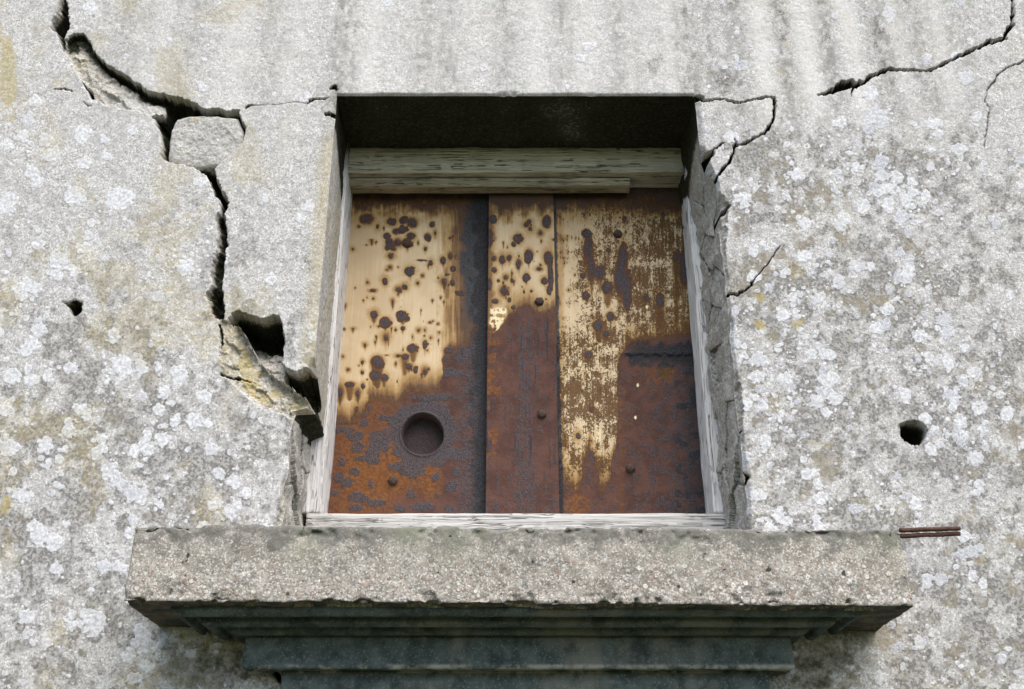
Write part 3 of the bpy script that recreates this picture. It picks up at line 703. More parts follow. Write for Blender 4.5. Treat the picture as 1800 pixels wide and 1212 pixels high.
returns('moulding', [(.10, SB + .006), (.168, SB + .006), (.168, SB - .12 * hh), (.160, SB - .40 * hh), (.152, SB - .42 * hh)] + [(.146, SB - .02 * hh), (.132, SB + .04 * hh), (.128, SB - .25 * hh)] + [(.126, SB - .62 * hh), (.117, SB - .80 * hh), (.108, SB - .72 * hh)] + [(.104, SB - .45 * hh), (.094, SB - .45 * hh), (.09, SB - .8 * hh), (.082, zt - .001), (.03, zt + .001)], .404, xc, M_mould)
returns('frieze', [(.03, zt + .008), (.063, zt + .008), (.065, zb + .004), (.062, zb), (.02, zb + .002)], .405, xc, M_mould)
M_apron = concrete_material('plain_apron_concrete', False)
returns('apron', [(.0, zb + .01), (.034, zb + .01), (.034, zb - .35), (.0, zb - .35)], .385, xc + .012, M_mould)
n = NT('rusty_rod')
M_rod = n.done(n.mix(n.noise(160, 4), (.035, .022, .018), (.13, .06, .035)), .8, n.bump(n.noise(300, 3), .002, 1), .3)
def tube(name, pts, r, mat, seg=14, wob=.0):
    pts = np.asarray(pts, float); co = []
    for k, p in enumerate(pts):
        rr = r if 0 < k < len(pts) - 1 else .02 * r
        for a in np.linspace(0, 2 * math.pi, seg, endpoint=False):
            w = 1 + wob * (rng.random() - .5)
            co.append((p[0], p[1] + math.cos(a) * rr * w, p[2] + math.sin(a) * rr * w))
    m = len(pts); i = np.arange(m * seg).reshape(m, seg); j = np.roll(i, -1, 1)
    o = mesh_obj(name, co, np.stack([i[:-1], j[:-1], j[1:], i[1:]], -1).reshape(-1, 4), mat); recalc(o); return o
for py, pe, yy in ((932.5, 929.5, yS + .012), (942.5, 938.5, yS + .016)):
    a = at(1580, py + .3, yy); b = at(1688.5, pe, yy)
    xs = np.r_[a[0], np.linspace(a[0] + .001, b[0] - .001, 26), b[0]]
    pts = [(x, yy , a[1] + (b[1] - a[1]) * (x - a[0]) / (b[0] - a[0]) + .0003 * math.sin(x * 130)) for x in xs]
    adopt(tube('reinforcing_rod', pts, 0.0038, M_rod, wob=.22), sill)

# ================================================================= TIMBER FRAME
def wood_material(name, axis, pale, mid_, dark, crackc, green=0.0, rotten=0.0, top=None):
    n = NT(name)
    sc = (1, 1, .014) if axis == 'z' else (.014, 1, 1)
    # the grain wanders a little, so it is not ruled
    wob = n.t.nodes.new('ShaderNodeTexNoise'); wob.inputs['Scale'].default_value = 9; wob.inputs['Detail'].default_value = 3
    n.t.links.new(n.co, wob.inputs['Vector'])
    off = n.t.nodes.new('ShaderNodeVectorMath'); off.operation = 'SCALE'; off.inputs['Scale'].default_value = .012
    n.t.links.new(wob.outputs['Color'], off.inputs[0])
    add = n.t.nodes.new('ShaderNodeVectorMath'); n.t.links.new(n.co, add.inputs[0]); n.t.links.new(off.outputs[0], add.inputs[1])
    mul = n.t.nodes.new('ShaderNodeVectorMath'); mul.operation = 'MULTIPLY'; n.t.links.new(add.outputs[0], mul.inputs[0]); mul.inputs[1].default_value = sc
    v = mul.outputs[0]
    g = n.noise(330, 4, v, .65); g2 = n.noise(90, 4, v, .6); b = n.noise(12, 4); fine = n.noise(300, 3)
    c = n.mix(n.step(g, .3, .66), dark, pale); c = n.mix(n.step(g2, .3, .68, 0, .7), c, mid_)
    ck = n.m1('ABSOLUTE', n.m1('SUBTRACT', n.noise(130, 2, v, .5), .5))
    ck = n.m1('MULTIPLY', n.step(ck, .022, .004), n.step(n.noise(26, 3), .44, .58))
    ck2 = n.step(n.noise(420, 2, v, .5), .66, .72)
    ck = n.m1('MAXIMUM', ck, n.m1('MULTIPLY', ck2, .8))
    c = n.mix(n.m1('MULTIPLY', ck, .88), c, crackc)
    h = n.m1('SUBTRACT', n.m1('ADD', g, n.m1('MULTIPLY', g2, .5)), n.m1('MULTIPLY', ck, 1.5))
    if rotten:
        rot = n.step(n.noise(30, 6, n.vec((1, 1, .3) if axis == 'z' else (.3, 1, 1)), .75), .54, .66)
        rot = n.m1('MULTIPLY', rot, n.step(g, .62, .42))
        c = n.mix(n.m1('MULTIPLY', rot, rotten), c, crackc); h = n.m1('SUBTRACT', h, rot)
    if green: c = n.mix(n.step(b, .4, .62, 0, green), c, n.mix(fine, (.10, .11, .055), (.24, .24, .14)))
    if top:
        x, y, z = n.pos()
        c = n.mix(n.step(n.m1('ADD', z, n.m1('MULTIPLY', b, .06)), top[0], top[1], 0, .93), c, (.022, .024, .017))  # near-black top end: moss plus painted shade below the soffit
    return n.done(c, .85, n.bump(h, .0016, 1), .12)
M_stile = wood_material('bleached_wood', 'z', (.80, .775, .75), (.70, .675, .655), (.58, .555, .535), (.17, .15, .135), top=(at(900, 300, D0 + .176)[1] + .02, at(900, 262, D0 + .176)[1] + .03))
M_head = wood_material('mossy_head_wood', 'x', (.68, .65, .53), (.50, .48, .38), (.36, .345, .26), (.03, .03, .02), .2, .6)
M_bott = wood_material('pale_rail_wood', 'x', (.64, .62, .59), (.54, .52, .49), (.46, .44, .41), (.14, .13, .115), 0, .15)
M_beam = wood_material('brown_lath_wood', 'x', (.52, .46, .33), (.34, .29, .2), (.17, .145, .10), (.025, .02, .015), .25, .7)
frame = empty('wooden_window', (0, D0 + .2, ZC + .6))
tag(frame, 'weathered bleached timber window frame with mossy head rail around the steel shutter', 'window', kind='thing')
yF = D0 + .176
def wgrain(k):
    def f(a, b, l, na, nb):
        return (fbm3(a * 260, b * 260, l * 7 + k, 3) - .5) * .0042 + (fbm3(a * 30, b * 30, l * 9 + k, 3) - .5) * .005
    return f
zf0 = at(900, 902, yF)[1]; zf1 = ZS + .02
def stile(x0, x1, bow=0, k=0, split=False):
    prof = [(x0, yF), (x1, yF), (x1, yF + .11), (x0, yF + .11)]
    o = prism('stile', prof, zf0 + .0, zf1, .0016, .005, lambda a, b, l: (a, b, l), wgrain(k), M_stile, rad=.003,
              shape=lambda a, b, l: (a + bow * np.sin((l - zf0) / (zf1 - zf0) * math.pi), b, l))
    recalc(o); adopt(o, frame); return o
stile(-.475, at(577.5, 900, D0 + .272)[0], .002, 0)
stile(at(1240.5, 900, D0 + .266)[0], .475, -.002, 5)
# head rail with a weathered chamfer, a moulded lower edge, and the thin lath under it
zh = at(900, 303, D0 + .20)[1]; yh = D0 + .197
xa, xb = -.412, .452
o = prism('head_rail', [(yh, zh + .007), (yh + .004, zh), (yh + .10, zh), (yh + .10, ZS + .01), (yh + .006, ZS + .01), (yh + .002, zh + .05)], xa, xb, .0016, .005, lambda a, b, l: (l, a, b), wgrain(9), M_head, rad=.002); recalc(o); adopt(o, frame)
zl1 = at(900, 309, yh + .012)[1]; zl0 = at(900, 333, yh + .045)[1]
yl = yh + .022; zl0 = at(900, 327, yl)[1]
o = prism('lath', [(yl + .004, zh - .0005), (yl, zh - .004), (yl, zl0 + .003), (yl + .003, zl0), (yl + .032, zl0 - .001), (yl + .032, zh - .0005)], xa, at(1108, 322, yl)[0], .0014, .005, lambda a, b, l: (l, a, b), wgrain(3), M_beam, rad=.002); recalc(o); adopt(o, frame)
zr = at(900, 903, yF - .012)[1]
o = prism('bottom_rail', [(yF - .014, ST + .02), (yF - .014, zr), (yF + .12, zr + .008), (yF + .12, ST + .02)], at(541, 905, yF)[0], at(1288, 905, yF)[0], .0018, .005, lambda a, b, l: (l, a, b), wgrain(14), M_bott, rad=.005); recalc(o); adopt(o, frame)

# ================================================================= STEEL SHUTTER
# attributes: P = (paint, scale, orange, peel)   Q = (black scale with painted shade, halo stain and top shade, browner paint, bright chip)
def rust_material():
    n = NT('rusted_painted_steel')
    P = n.attr('P'); Q = n.attr('Q')
    e1 = n.noise(150, 5, rough=.65); e2 = n.noise(420, 4, rough=.7); mid = n.noise(26, 5, rough=.6)
    vs = n.noise(260, 4, n.vec((1, 1, .03)), .6); cell = n.vor(420)
    def edge(a, lo, hi, am, nz): return n.step(n.m1('ADD', a, n.m1('MULTIPLY', n.m1('SUBTRACT', nz, .5), am)), lo, hi)
    rust = n.mix(n.step(mid, .35, .65), (.080, .035, .025), (.128, .058, .040))
    rust = n.mix(n.step(e2, .5, .72, 0, .7), rust, (.075, .056, .058))
    rust = n.mix(n.step(e2, .42, .3, 0, .8), rust, (.045, .026, .022))
    orange = n.mix(n.step(e1, .3, .7), (.125, .046, .016), (.23, .092, .026))
    c = n.mix(edge(P[2], .2, .85, .5, e1), rust, orange)
    scale = n.mix(n.step(cell, .15, .75), (.115, .10, .108), (.042, .036, .04))
    c = n.mix(n.m1('MULTIPLY', edge(P[1], .25, .75, .6, e2), .9), c, scale)
    paint = n.mix(n.step(vs, .3, .7), (.60, .445, .26), (.68, .525, .335))
    paint = n.mix(n.step(n.noise(16, 4), .35, .65, 0, .5), paint, (.50, .355, .20))
    paint = n.mix(n.m1('MULTIPLY', Q[2], .75), paint, (.34, .225, .115))  # paint turned browner, mostly towards the top
    paint = n.mix(Q[3], paint, (.86, .74, .46))
    hq = n.m1('ADD', Q[1], n.m1('MULTIPLY', n.m1('SUBTRACT', n.m1('ADD', n.m1('MULTIPLY', e1, .6), n.m1('MULTIPLY', vs, .4)), .5), .4))
    # worm-like peeling on the streaky sheet
    wv = n.noise(230, 4, n.vec((1, 1, .75)), .6, 1.2)
    wv2 = n.m1('ADD', n.m1('MULTIPLY', wv, .72), n.m1('MULTIPLY', vs, .28))
    peel = n.step(n.m1('SUBTRACT', n.m1('ADD', n.m1('MULTIPLY', P[3], .32), wv2), .15), .49, .53)
    pk = n.m1('MULTIPLY', edge(P[0], .3, .68, .22, e1), n.m1('SUBTRACT', 1, n.m1('MULTIPLY', peel, .93)))
    hal = n.mix(n.step(hq, .10, .45, 0, .9), paint, (.40, .245, .085))
    hal = n.mix(n.step(hq, .38, .72, 0, .93), hal, (.20, .098, .028))
    hal = n.mix(n.step(hq, .68, 1.0, 0, .95), hal, (.075, .036, .018))
    c = n.mix(pk, n.mix(n.step(P[0], .02, .5, 0, .9), c, n.mix(n.step(n.m1('ADD', n.m1('MULTIPLY', e2, .5), n.m1('MULTIPLY', e1, .5)), .4, .62), (.16, .075, .02), (.075, .034, .015))), hal)
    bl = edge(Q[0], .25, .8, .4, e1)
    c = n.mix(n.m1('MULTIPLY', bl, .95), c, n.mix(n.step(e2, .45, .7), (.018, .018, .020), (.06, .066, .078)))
    rough = n.m1('ADD', .8, n.m1('MULTIPLY', pk, -.25))
    h = n.m1('ADD', n.m1('MULTIPLY', n.m1('ADD', e2, e1), n.m1('SUBTRACT', 1.1, pk)), n.m1('MULTIPLY', P[1], n.m1('MULTIPLY', n.m1('SUBTRACT', .9, cell), .6)))
    h = n.m1('ADD', h, n.m1('MULTIPLY', pk, .25))
    return n.done(c, rough, n.bump(h, .0016, .9), .28)
M_rust = rust_material()
shut = empty('steel_shutter', (0, D0 + .24, ZC + .6))
tag(shut, 'rusted steel shutter with peeling tan paint, bolts and one round hole', 'shutter', kind='thing')
ySh, yStrip = D0 + .272, D0 + .256
zs0 = zr - .03; zs1 = ZS - .03
spotsL = [(680, 415, 7, 6, 0), (684, 425, 7, 7, 0), (697, 407, 7, 5, 0), (699, 427, 7, 6, 0), (722, 416, 8, 7, 0), (716, 428, 11, 10, 8), (681, 435, 5, 5, 0), (691, 436, 5, 5, 0), (687, 450, 6, 5, 0), (752, 417, 7, 7, 6), (748, 438, 3, 4, 4), (709, 403, 8, 8, 0), (724, 392, 9, 8, 0), (760, 395, 5, 6, 0), (688, 390, 8, 6, 0), (664, 398, 3, 4, 0), (645, 385, 13, 10, 0), (711, 388, 10, 8, 0), (741, 458, 9, 2, 0), (757, 462, 4, 5, 0), (721, 478, 10, 10, 10), (676, 495, 5, 7, 3), (701, 511, 6, 6, 4), (711, 505, 5, 5, 4), (655, 511, 6, 3, 0), (656, 525, 2, 2, 0), (734, 498, 2, 2, 0), (685, 470, 2, 2, 0), (791, 419, 3, 3, 0), (779, 458, 5, 7, 10), (792, 450, 4, 6, 0), (796, 473, 5, 6, 4), (786, 483, 5, 2, 0), (781, 496, 5, 6, 14), (795, 497, 5, 6, 6), (810, 515, 8, 5, 6), (743, 485, 1.5, 1.5, 0), (657, 553, 7, 7, 16), (677, 567, 11, 11, 14), (678, 594, 3, 4, 5), (708, 556, 13, 11, 16), (708, 577, 4, 4, 10), (747, 605, 5, 8, 14), (746, 591, 2, 2, 0), (757, 594, 1.5, 1.5, 0), (726, 613, 11, 9, 28), (712, 628, 8, 6, 40), (700, 626, 5, 3, 0), (731, 650, 5, 7, 10), (747, 654, 4, 5, 6), (719, 645, 6, 6, 10), (663, 637, 13, 13, 55), (659, 660, 11, 10, 20), (675, 664, 7, 7, 20), (637, 637, 3, 4, 5), (637, 655, 3, 4, 4), (631, 643, 1.5, 1.5, 0), (615, 676, 10, 5, 34), (638, 679, 4, 6, 6), (629, 692, 4, 6, 18), (598, 690, 5, 9, 20), (627, 720, 4, 5, 8), (612, 650, 1.5, 1.5, 0), (790, 617, 10, 8, 20), (812, 614, 12, 10, 20), (784, 632, 6, 8, 12), (761, 565, 1.5, 1.5, 0), (640, 730, 6, 5, 0), (700, 470, 1.4, 1.4, 0), (765, 410, 1.5, 3, 0), (772, 585, 1.2, 1.2, 0), (770, 570, 1.2, 1.2, 0)]
spotsS = [(911, 420, 9, 9, 0), (903, 430, 5, 5, 0), (883, 457, 6, 8, 6), (895, 455, 5, 6, 4), (912, 466, 5, 10, 8), (930, 450, 9, 14, 16), (889, 488, 4, 4, 0), (900, 493, 3, 5, 0), (925, 488, 6, 8, 10), (886, 512, 7, 8, 0), (895, 527, 3, 4, 0), (957, 494, 6, 7, 4), (966, 510, 6, 10, 8), (964, 455, 9, 14, 10), (961, 390, 8, 12, 0), (866, 387, 7, 8, 0), (930, 390, 4, 4, 0), (926, 395, 5, 4, 0), (948, 473, 5, 3, 0), (868, 475, 5, 6, 0), (870, 530, 7, 5, 0), (932, 402, 3, 4, 0), (862, 420, 4, 20, 0), (861, 500, 4, 12, 0), (968, 480, 5, 40, 0), (921, 513, 2, 4, 0), (880, 375, 2, 2, 0), (912, 362, 2, 2, 0), (868, 455, 4, 5, 0), (876, 494, 3, 3, 0), (934, 512, 3, 3, 0), (902, 540, 4, 4, 0), (950, 410, 3, 3, 0)]
spotsR = [(1031, 410, 9, 9, 40), (1034, 440, 10, 26, 60), (1040, 470, 7, 30, 60), (1095, 452, 9, 28, 70), (1090, 490, 12, 40, 60), (1055, 480, 12, 16, 40), (1068, 505, 11, 12, 40), (1030, 520, 8, 9, 10), (1073, 557, 7, 9, 10), (1052, 573, 10, 12, 30), (1066, 588, 9, 7, 14), (1034, 625, 9, 9, 14), (1190, 452, 9, 12, 150), (1203, 470, 10, 40, 100), (1135, 525, 6, 8, 30), (1160, 528, 8, 14, 60), (1025, 485, 7, 6, 10), (1070, 440, 5, 5, 6), (1098, 385, 5, 6, 0), (1165, 378, 4, 6, 30), (1102, 510, 10, 40, 40), (1040, 720, 5, 6, 0), (1016, 766, 4, 5, 0), (1040, 800, 5, 8, 6), (1058, 818, 3, 5, 0), (1025, 850, 3, 4, 0)]
def sheet(name, x0, x1, y, kind, step=.0014):
    xs = np.linspace(x0, x1, int((x1 - x0) / step)); zs = np.linspace(zs0, zs1, int((zs1 - zs0) / (step * 1.1)))
    X, Z = np.meshgrid(xs, zs)
    px, py = to_px(X, y, Z)
    wx = px + 6 * (fbm(px / 8, py / 8, 3, 1) - .5) + 10 * (fbm(px / 30, py / 30, 2, 4) - .5); wy = py + 6 * (fbm(px / 8 + 40, py / 8, 3, 2) - .5) + 10 * (fbm(px / 30 + 9, py / 30, 2, 6) - .5)
    nz = fbm(px / 14, py / 14, 4, 3); nz2 = fbm(px / 5, py / 5, 3, 5); vst = fbm(px / 3.2, py / 60, 3, 6)
    paint = np.ones(X.shape); scale = np.zeros(X.shape); orange = np.zeros(X.shape); peel = np.zeros(X.shape)
    black = np.zeros(X.shape); halo = np.zeros(X.shape); paint_brown = np.zeros(X.shape); chip = np.zeros(X.shape)
    H = (fbm(X * 9, Z * 5, 3, 2) - .5) * .004
    spots = {'L': spotsL, 'S': spotsS, 'R': spotsR}[kind]
    yb = {'L': [(560, 738), (580, 736), (600, 730), (612, 742), (625, 726), (640, 726), (647, 700), (684, 696), (697, 706), (708, 692), (722, 678), (745, 684), (765, 684), (776, 676), (779, 640), (788, 612), (815, 606), (826, 590), (836, 565), (845, 545), (870, 540)],
          'S': [(840, 572), (858, 572), (872, 574), (886, 566), (896, 552), (906, 545), (916, 540), (930, 536), (942, 548), (955, 554), (966, 546), (1000, 544)],
          'R': [(970, 800), (985, 830), (996, 850), (1012, 862), (1024, 846), (1031, 800), (1036, 778), (1042, 800), (1050, 842), (1060, 862), (1072, 846), (1081, 800), (1084, 700), (1088, 640), (1100, 602), (1130, 594), (1160, 590), (1190, 586), (1230, 580)]}[kind]
    yb = np.array(yb, float)
    b = np.interp(wx, yb[:, 0], yb[:, 1])
    k = b - wy + 10 * (vst - .5)
    soft = 22 if kind == 'L' else 10
    paint = sst(-soft, soft, k)
    halo = np.maximum(halo, np.exp(-np.clip(k, 0, None) / 26) * (.55 + .9 * vst))
    drips = {'L': 1.0, 'S': .9, 'R': .8}[kind]
    r2 = np.random.default_rng({'L': 3, 'S': 5, 'R': 8}[kind])
    xr = {'L': (600, 830), 'S': (860, 975), 'R': (985, 1200)}[kind]
    spots = spots + [(r2.uniform(*xr), r2.uniform(360, 690), r2.uniform(.8, 2.2), r2.uniform(.8, 2.6), 0 if r2.random() < .6 else r2.uniform(3, 14)) for _ in range({'L': 70, 'S': 46, 'R': 60}[kind])]
    for (x, yy, rx, ry, t) in spots:
        m = (np.abs(px - x) < rx * 3 + 8) & (py > yy - ry * 3 - 8) & (py < yy + ry * 3 + t * 2.2 + 10)
        if not m.any(): continue
        r, c = np.where(m); s = (slice(r.min(), r.max() + 1), slice(c.min(), c.max() + 1))
        dy = py[s] + 4 * (nz2[s] - .5) - yy
        tail = np.clip(dy / (t + 1e-3), 0, 1) if t else 0 * dy
        wr = rx * (1 - .75 * tail) if t else rx
        hs = rng.uniform(.45, 1.05); ir = rng.uniform(.25, .9)
        q = np.hypot((px[s] + 3 * (vst[s] - .5) - x) / wr, np.where(dy > 0, np.clip(dy - .0 - t * .75, 0, None) / ry + np.clip(dy, 0, t) / (ry + t) * .55, dy / ry))
        core = np.hypot((px[s] + 2.4 * (nz2[s] - .5) * min(2, rx / 4) - x) / rx, (py[s] + 3 * (nz[s] - .5) - yy) / ry) + ir * ((nz2[s] - .5) * .9 + (nz[s] - .5) * .9)
        g = max(rx, 3.0)
        paint[s] = np.minimum(paint[s], sst(.62, 1.25, core)); paint[s] = np.minimum(paint[s], .45 + .55 * sst(.35, 1.15, q))
        halo[s] = np.maximum(halo[s], np.exp(-np.clip(np.minimum(q, core * 1.2) - .75, 0, None) * (g / rng.uniform(4.5, 9))) * .97 * hs)
        scale[s] = np.maximum(scale[s], sst(1.0, .4, core) * (.75 if rx > 2.5 else .4))
    low = sst(3, -12, k)
    if kind == 'L':
        paint_brown = np.clip(sst(700, 580, px) * sst(640, 380, py) * .9 + .55 * sst(420, 350, py), 0, 1)
        orange = np.clip(low * (sst(770, 640, px) * .55 + .75 * np.exp(-(((px - 690) / 60) ** 2 + ((py - 825) / 45) ** 2)) + .7 * np.exp(-(((px - 760) / 22) ** 2 + ((py - 850) / 50) ** 2))) + .3 * (nz - .5), 0, 1)
        for x, yy, rx, ry in [(605, 741, 26, 4), (600, 756, 22, 6), (625, 765, 16, 8), (668, 776, 22, 22), (655, 795, 14, 14), (628, 787, 13, 13), (645, 811, 26, 7), (597, 810, 8, 10), (622, 831, 9, 7), (598, 838, 10, 9), (613, 848, 12, 6), (652, 849, 5, 8), (630, 876, 20, 9), (660, 884, 20, 9), (625, 893, 15, 8), (590, 866, 12, 5), (702, 820, 22, 10), (720, 826, 26, 14), (765, 838, 7, 9), (795, 855, 11, 11), (742, 889, 24, 9), (700, 894, 14, 7), (725, 872, 8, 8), (802, 830, 9, 9), (685, 823, 4, 6), (693, 735, 30, 7), (715, 745, 30, 8), (800, 800, 26, 10), (765, 700, 40, 8), (680, 697, 18, 6), (790, 658, 26, 10), (812, 625, 16, 12), (790, 895, 12, 10), (662, 699, 14, 5), (638, 745, 14, 5), (770, 870, 5, 5), (650, 720, 5, 5)]:
            q = np.hypot((wx - x) / rx, (wy - yy) / ry) + 1.1 * (nz2 - .5)
            scale = np.maximum(scale, sst(1.1, .7, q) * sst(-2, -10, k - 8 + 8 * (yy < 700)))
        rr = np.hypot(px - 743, (py - 764) * 1.02)
        scale = np.maximum(scale, sst(72, 50, rr + 34 * (nz - .5)) * .95)
        scale = np.maximum(scale, low * sst(770, 835, px) * sst(.38, .58, nz2 + .1) * .8)
        pat = np.exp(-(((px + 24 * (nz - .5) - 828) / 15) ** 2 + ((py - 440) / 62) ** 2)) * 1.2 + np.exp(-(((px - 838) / 16) ** 2 + ((py - 500) / 40) ** 2))
        edge = sst(798, 862, px + 30 * (nz - .5))
        black = np.clip(edge * 1.0 + pat * .9, 0, 1)  # black stain merged with the strip's shadow, painted in
        halo = np.maximum(halo, sst(756, 822, px + 34 * (vst - .5) + 20 * (nz - .5)) * 1.0)
        paint = paint * sst(858, 812, px + 34 * (nz - .5))
        halo = np.maximum(halo, sst(392, 345, py + 30 * (nz - .5)) * .95); paint *= np.where(py < 380, sst(335, 372, py + 40 * (nz - .5)), 1)  # rusty brown top of the sheet, rail shade painted in
        # the round recess
        R0 = 36 + .8 * np.sin(np.arctan2(py - 764, px - 743) * 3)
        inner = sst(R0 + 1, R0 - 1, rr)
        H += .03 * inner + .002 * inner * nz2; H -= .0025 * np.exp(-((rr - 39) / 2.2) ** 2)
        paint *= 1 - inner; scale = scale * (1 - inner) + .45 * inner * nz2; black = np.maximum(black, inner * .62); orange *= 1 - inner
    elif kind == 'S':
        paint_brown = np.clip(.45 * sst(430, 350, py) + .25 * nz, 0, 1)
        orange = low * np.clip(.75 * sst(890, 862, px) * sst(.35, .6, nz) * sst(830, 780, py) + .55 * sst(960, 975, px) * sst(640, 560, py) + .25 * sst(.5, .7, nz), 0, 1)
        scale = np.maximum(scale, low * sst(.50, .64, nz2 * .5 + vst * .5 + .16 * np.exp(-((px - 925) / 22) ** 2)) * .6)
        scale = np.maximum(scale, sst(840, 880, py) * .5 * sst(.4, .6, nz2))
        black = low * .6 * sst(.62, .74, vst) * sst(880, 820, py)
        halo = np.maximum(halo, sst(876, 862, px + 14 * (nz - .5)) * .8); halo = np.maximum(halo, sst(356, 335, py + 20 * (nz - .5)))  # rusty side edge; top browned with rust and painted shade
        sh = sst(0, 6, -sd_poly(wx, wy, [(857, 538), (897, 538), (897, 545), (890, 556), (884, 575), (872, 588), (862, 590), (857, 570)]))
        chip = sh * .95 * sst(.36, .5, nz2 + .0 * px); paint = np.maximum(paint, sh * sst(.30, .44, nz2)); halo *= 1 - .8 * chip
    else:
        paint_brown = np.clip(.7 * sst(450, 340, py) + .35 * sst(560, 420, py) * nz, 0, 1)
        left = np.exp(-((px - 1042) / 55) ** 2) * sst(560, 640, py)
        chip = np.clip(.55 * left * sst(.4, .6, vst) + .3 * sst(600, 520, py) * sst(1120, 1160, px), 0, 1)
        peel = np.clip(.34 + .12 * sst(380, 480, py) + .14 * sst(1060, 1150, px) + .9 * (nz - .5) + .35 * (vst - .5) + .22 * sst(640, 690, py) * sst(760, 720, py) - .3 * sst(1030, 1000, px) * sst(600, 540, py), 0, .8)
        halo = np.maximum(halo * .7, .3 * sst(.42, .68, nz * .6 + vst * .4) + .4 * sst(1000, 985, px)); halo = np.clip(halo + .25 * sst(740, 830, py), 0, 1)
        halo = np.maximum(halo, sst(362, 335, py + 20 * (nz - .5)))  # brown head band: rust and painted shade
        e_l = 972 + (py - 340) * .0235; black = black
        orange = low * np.clip(.7 * np.exp(-((px - 1012) / 26) ** 2) * sst(840, 880, py) + .6 * np.exp(-(((px - 1160) / 40) ** 2 + ((py - 660) / 26) ** 2)) + .35 * sst(.5, .7, nz) + .4 * np.exp(-((px - 1092) / 14) ** 2) * sst(640, 700, py), 0, 1)
        scale = np.maximum(scale, low * sst(.46, .62, nz2 * .6 + nz * .4 + .1 * sst(1120, 1200, px)) * .6)
        bd = np.exp(-((py - 622) / 20) ** 2) * sst(1070, 1130, px)
        black = np.clip(.85 * bd + .55 * sst(1165, 1215, px) * sst(580, 680, py) + .35 * sst(.52, .66, nz) * low, 0, 1)
        black = np.maximum(black, .85 * sst(e_l + 9, e_l + 3, px + 4 * (nz2 - .5)))  # dark line painted as the strip's edge shadow
        ln = np.exp(-((py - 622 - 6 * (nz2 - .5)) / 3.5) ** 2) * sst(1080, 1110, px)
        H -= .004 * ln * (.5 + nz2); black = np.maximum(black, ln)
        paint = np.maximum(paint, .75 * sst(0, 5, -sd_poly(wx, wy, [(1148, 648), (1160, 640), (1172, 646), (1184, 640), (1190, 655), (1176, 672), (1160, 668)]))); halo = np.maximum(halo, .9 * np.exp(-(((px - 1168) / 30) ** 2 + ((py - 656) / 22) ** 2)))
        for x, yy in ((1121, 677), (1117, 734), (1137, 540)):
            g = np.exp(-((px - x) ** 2 + ((py - yy) / 1.4) ** 2) / 7); paint = np.maximum(paint, g * 1.3); chip = np.maximum(chip, sst(.3, .6, g)); halo *= 1 - sst(.3, .6, g); black *= 1 - g; peel *= 1 - g
    black = np.maximum(black, .5 * sst(376, 340, py + 34 * (nz - .5))); halo = np.maximum(halo, 1.1 * sst(400, 350, py + 40 * (nz - .5) + 20 * (vst - .5)))  # head rail's shadow painted over dirt and rust at the sheet top
    H -= .0007 * sst(.3, .8, scale) * (.4 + nz2)
    n0 = X.shape
    co = np.stack([X, y + H, Z], -1).reshape(-1, 3)
    P = np.stack([paint, scale, orange, peel], -1).reshape(-1, 4); Q = np.stack([black, halo, paint_brown, chip], -1).reshape(-1, 4)
    q = grid_quads(*n0)
    i = np.arange(n0[0] * n0[1]).reshape(n0)
    loop = np.r_[i[0, :], i[1:, -1], i[-1, -2::-1], i[-2:0:-1, 0]]
    th = .012 if kind == 'S' else .006
    if kind == 'L': th = .04
    bk = co[loop].copy(); bk[:, 1] = y + th
    m = len(loop); k_ = np.arange(m); k1 = (k_ + 1) % m; nb = len(co)
    co = np.vstack([co, bk]); 
    P2 = P[loop].copy(); P2[:, 0] = 0; Q2 = Q[loop].copy(); Q2[:, 0] = .8
    cc = [co[:, 0].mean(), y + th, co[:, 2].mean()]
    P = np.vstack([P, P2, P2[:1]]); Q = np.vstack([Q, Q2, Q2[:1]])
    co = np.vstack([co, [cc]])
    q = np.vstack([q, np.stack([loop, nb + k_, nb + k1, loop[k1]], -1)])
    tr = np.stack([nb + k_, np.full(m, nb + m), nb + k1], -1)
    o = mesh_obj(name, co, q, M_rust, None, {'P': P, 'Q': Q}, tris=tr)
    adopt(o, shut); return o
e0 = at(856.5, 620, yStrip)[0]; e1 = at(978, 620, yStrip)[0]
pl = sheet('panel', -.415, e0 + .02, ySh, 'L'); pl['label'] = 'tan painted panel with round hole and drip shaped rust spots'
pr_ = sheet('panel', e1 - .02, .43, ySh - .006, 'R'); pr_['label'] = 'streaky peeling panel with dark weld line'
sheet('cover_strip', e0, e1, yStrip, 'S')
n = NT('rusty_bolt')
M_bolt = n.done(n.mix(n.noise(260, 4), (.035, .026, .024), (.12, .07, .05)), .75, n.bump(n.noise(400, 3), .002, 1), .35)
def bolt(px, py, y, r=.0092):
    x, z = at(px, py, y); a = np.linspace(0, 2 * math.pi, 24, endpoint=False); co = []
    for rr, dy in [(1.18, .002), (1.18, -.0012), (1.0, -.0016), (1.0, -.0048), (.93, -.0066), (.78, -.0082), (.5, -.0094), (.25, -.0098), (.03, -.0099)]:
        jit = 1 + .05 * np.cos(a * 6 + px) + .03 * np.cos(a * 3 + py)
        co += [(x + math.cos(t) * r * rr * j, y + dy + .0004 * math.sin(t * 5), z + math.sin(t) * r * rr * j) for t, j in zip(a, jit)]
    m = 9; i = np.arange(m * 24).reshape(m, 24); j = np.roll(i, -1, 1)
    o = mesh_obj('bolt', co, np.stack([i[:-1], j[:-1], j[1:], i[1:]], -1).reshape(-1, 4), M_bolt); recalc(o); adopt(o, shut)
for b in [(716, 429, ySh), (691, 846, ySh), (948, 531, yStrip), (952.5, 729, yStrip), (1086, 412, ySh - .006), (1108, 824, ySh - .006)]: bolt(*b)

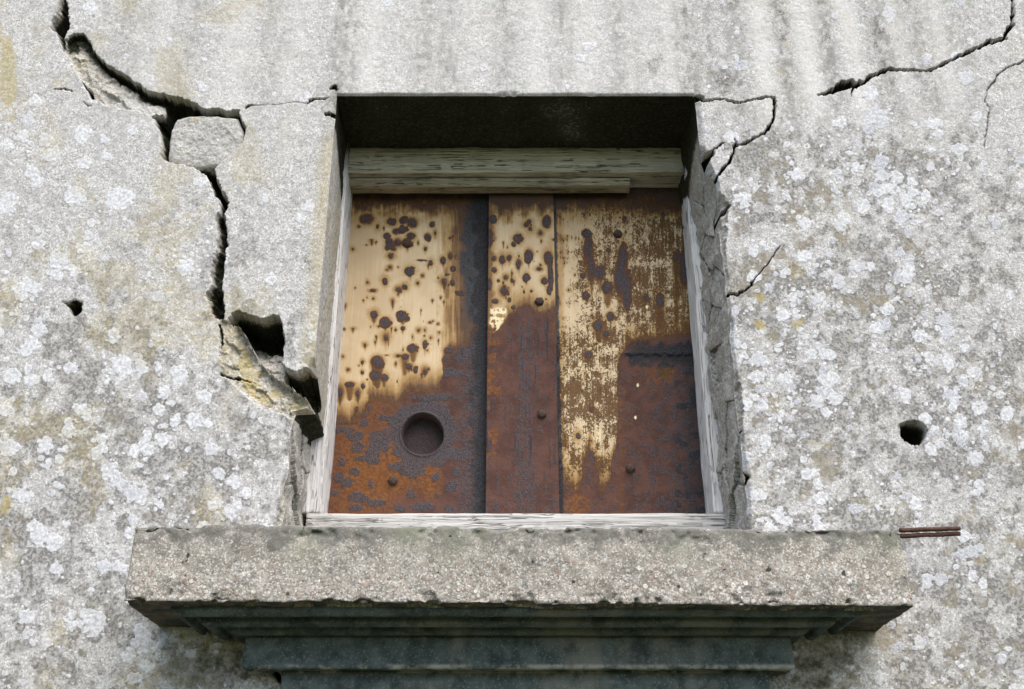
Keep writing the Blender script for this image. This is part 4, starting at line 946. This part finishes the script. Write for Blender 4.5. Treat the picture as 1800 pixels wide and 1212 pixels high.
# ================================================================= GROUND
g = np.linspace(-1, 1, 61); g = np.sign(g) * np.abs(g) ** 2.2 * 150
GX, GY = np.meshgrid(g, g)
gz = (fbm(GX * .3, GY * .3, 3, 2) - .5) * .06 * (np.hypot(GX, GY - 2) > 1)
n = NT('rough_grass_ground')
M_g = n.done(n.mix(n.noise(3, 6), (.035, .05, .02), (.085, .09, .04)), .95, n.bump(n.noise(40, 4), .03, 1), .1)
gr = mesh_obj('ground', np.stack([GX, GY, gz], -1), grid_quads(61, 61), M_g); tag(gr, 'rough grassy ground at the foot of the wall', 'ground', kind='structure')

# ================================================================= LIGHT, SKY, CAMERA
SUN_EL, SUN_AZ = math.radians(54), math.radians(24)      # in front of the wall, a little to one side
w = bpy.data.worlds.new('World'); bpy.context.scene.world = w; w.use_nodes = True
nt = w.node_tree; bg = nt.nodes['Background']
sky = nt.nodes.new('ShaderNodeTexSky'); sky.sky_type = 'NISHITA'; sky.sun_disc = False
sky.sun_elevation = SUN_EL; sky.sun_rotation = math.pi - SUN_AZ
sky.air_density = 1.0; sky.dust_density = 1.5; sky.ozone_density = .6
nt.links.new(sky.outputs[0], bg.inputs[0]); bg.inputs[1].default_value = .12
L = bpy.data.lights.new('Sun', 'SUN'); L.energy = 1.9; L.angle = math.radians(62); L.color = (1, .94, .855)
lo = bpy.data.objects.new('Sun', L); C.objects.link(lo)
dirv = Vector((math.sin(SUN_AZ) * math.cos(SUN_EL), -math.cos(SUN_AZ) * math.cos(SUN_EL), math.sin(SUN_EL)))
lo.rotation_euler = dirv.to_track_quat('Z', 'Y').to_euler(); lo.location = dirv * 20
cam = bpy.data.cameras.new('Camera'); co_ = bpy.data.objects.new('Camera', cam); C.objects.link(co_)
co_.location = (0, 0, ZC); co_.rotation_euler = (math.pi / 2 + TH, 0, 0)
cam.sensor_width = 36; cam.lens = F / 1800 * 36; cam.clip_start = .02; cam.clip_end = 1000
sc = bpy.context.scene; sc.camera = co_
sc.view_settings.view_transform = 'Standard'; sc.view_settings.look = 'None'
sc.view_settings.exposure = 1.1; sc.view_settings.gamma = 1
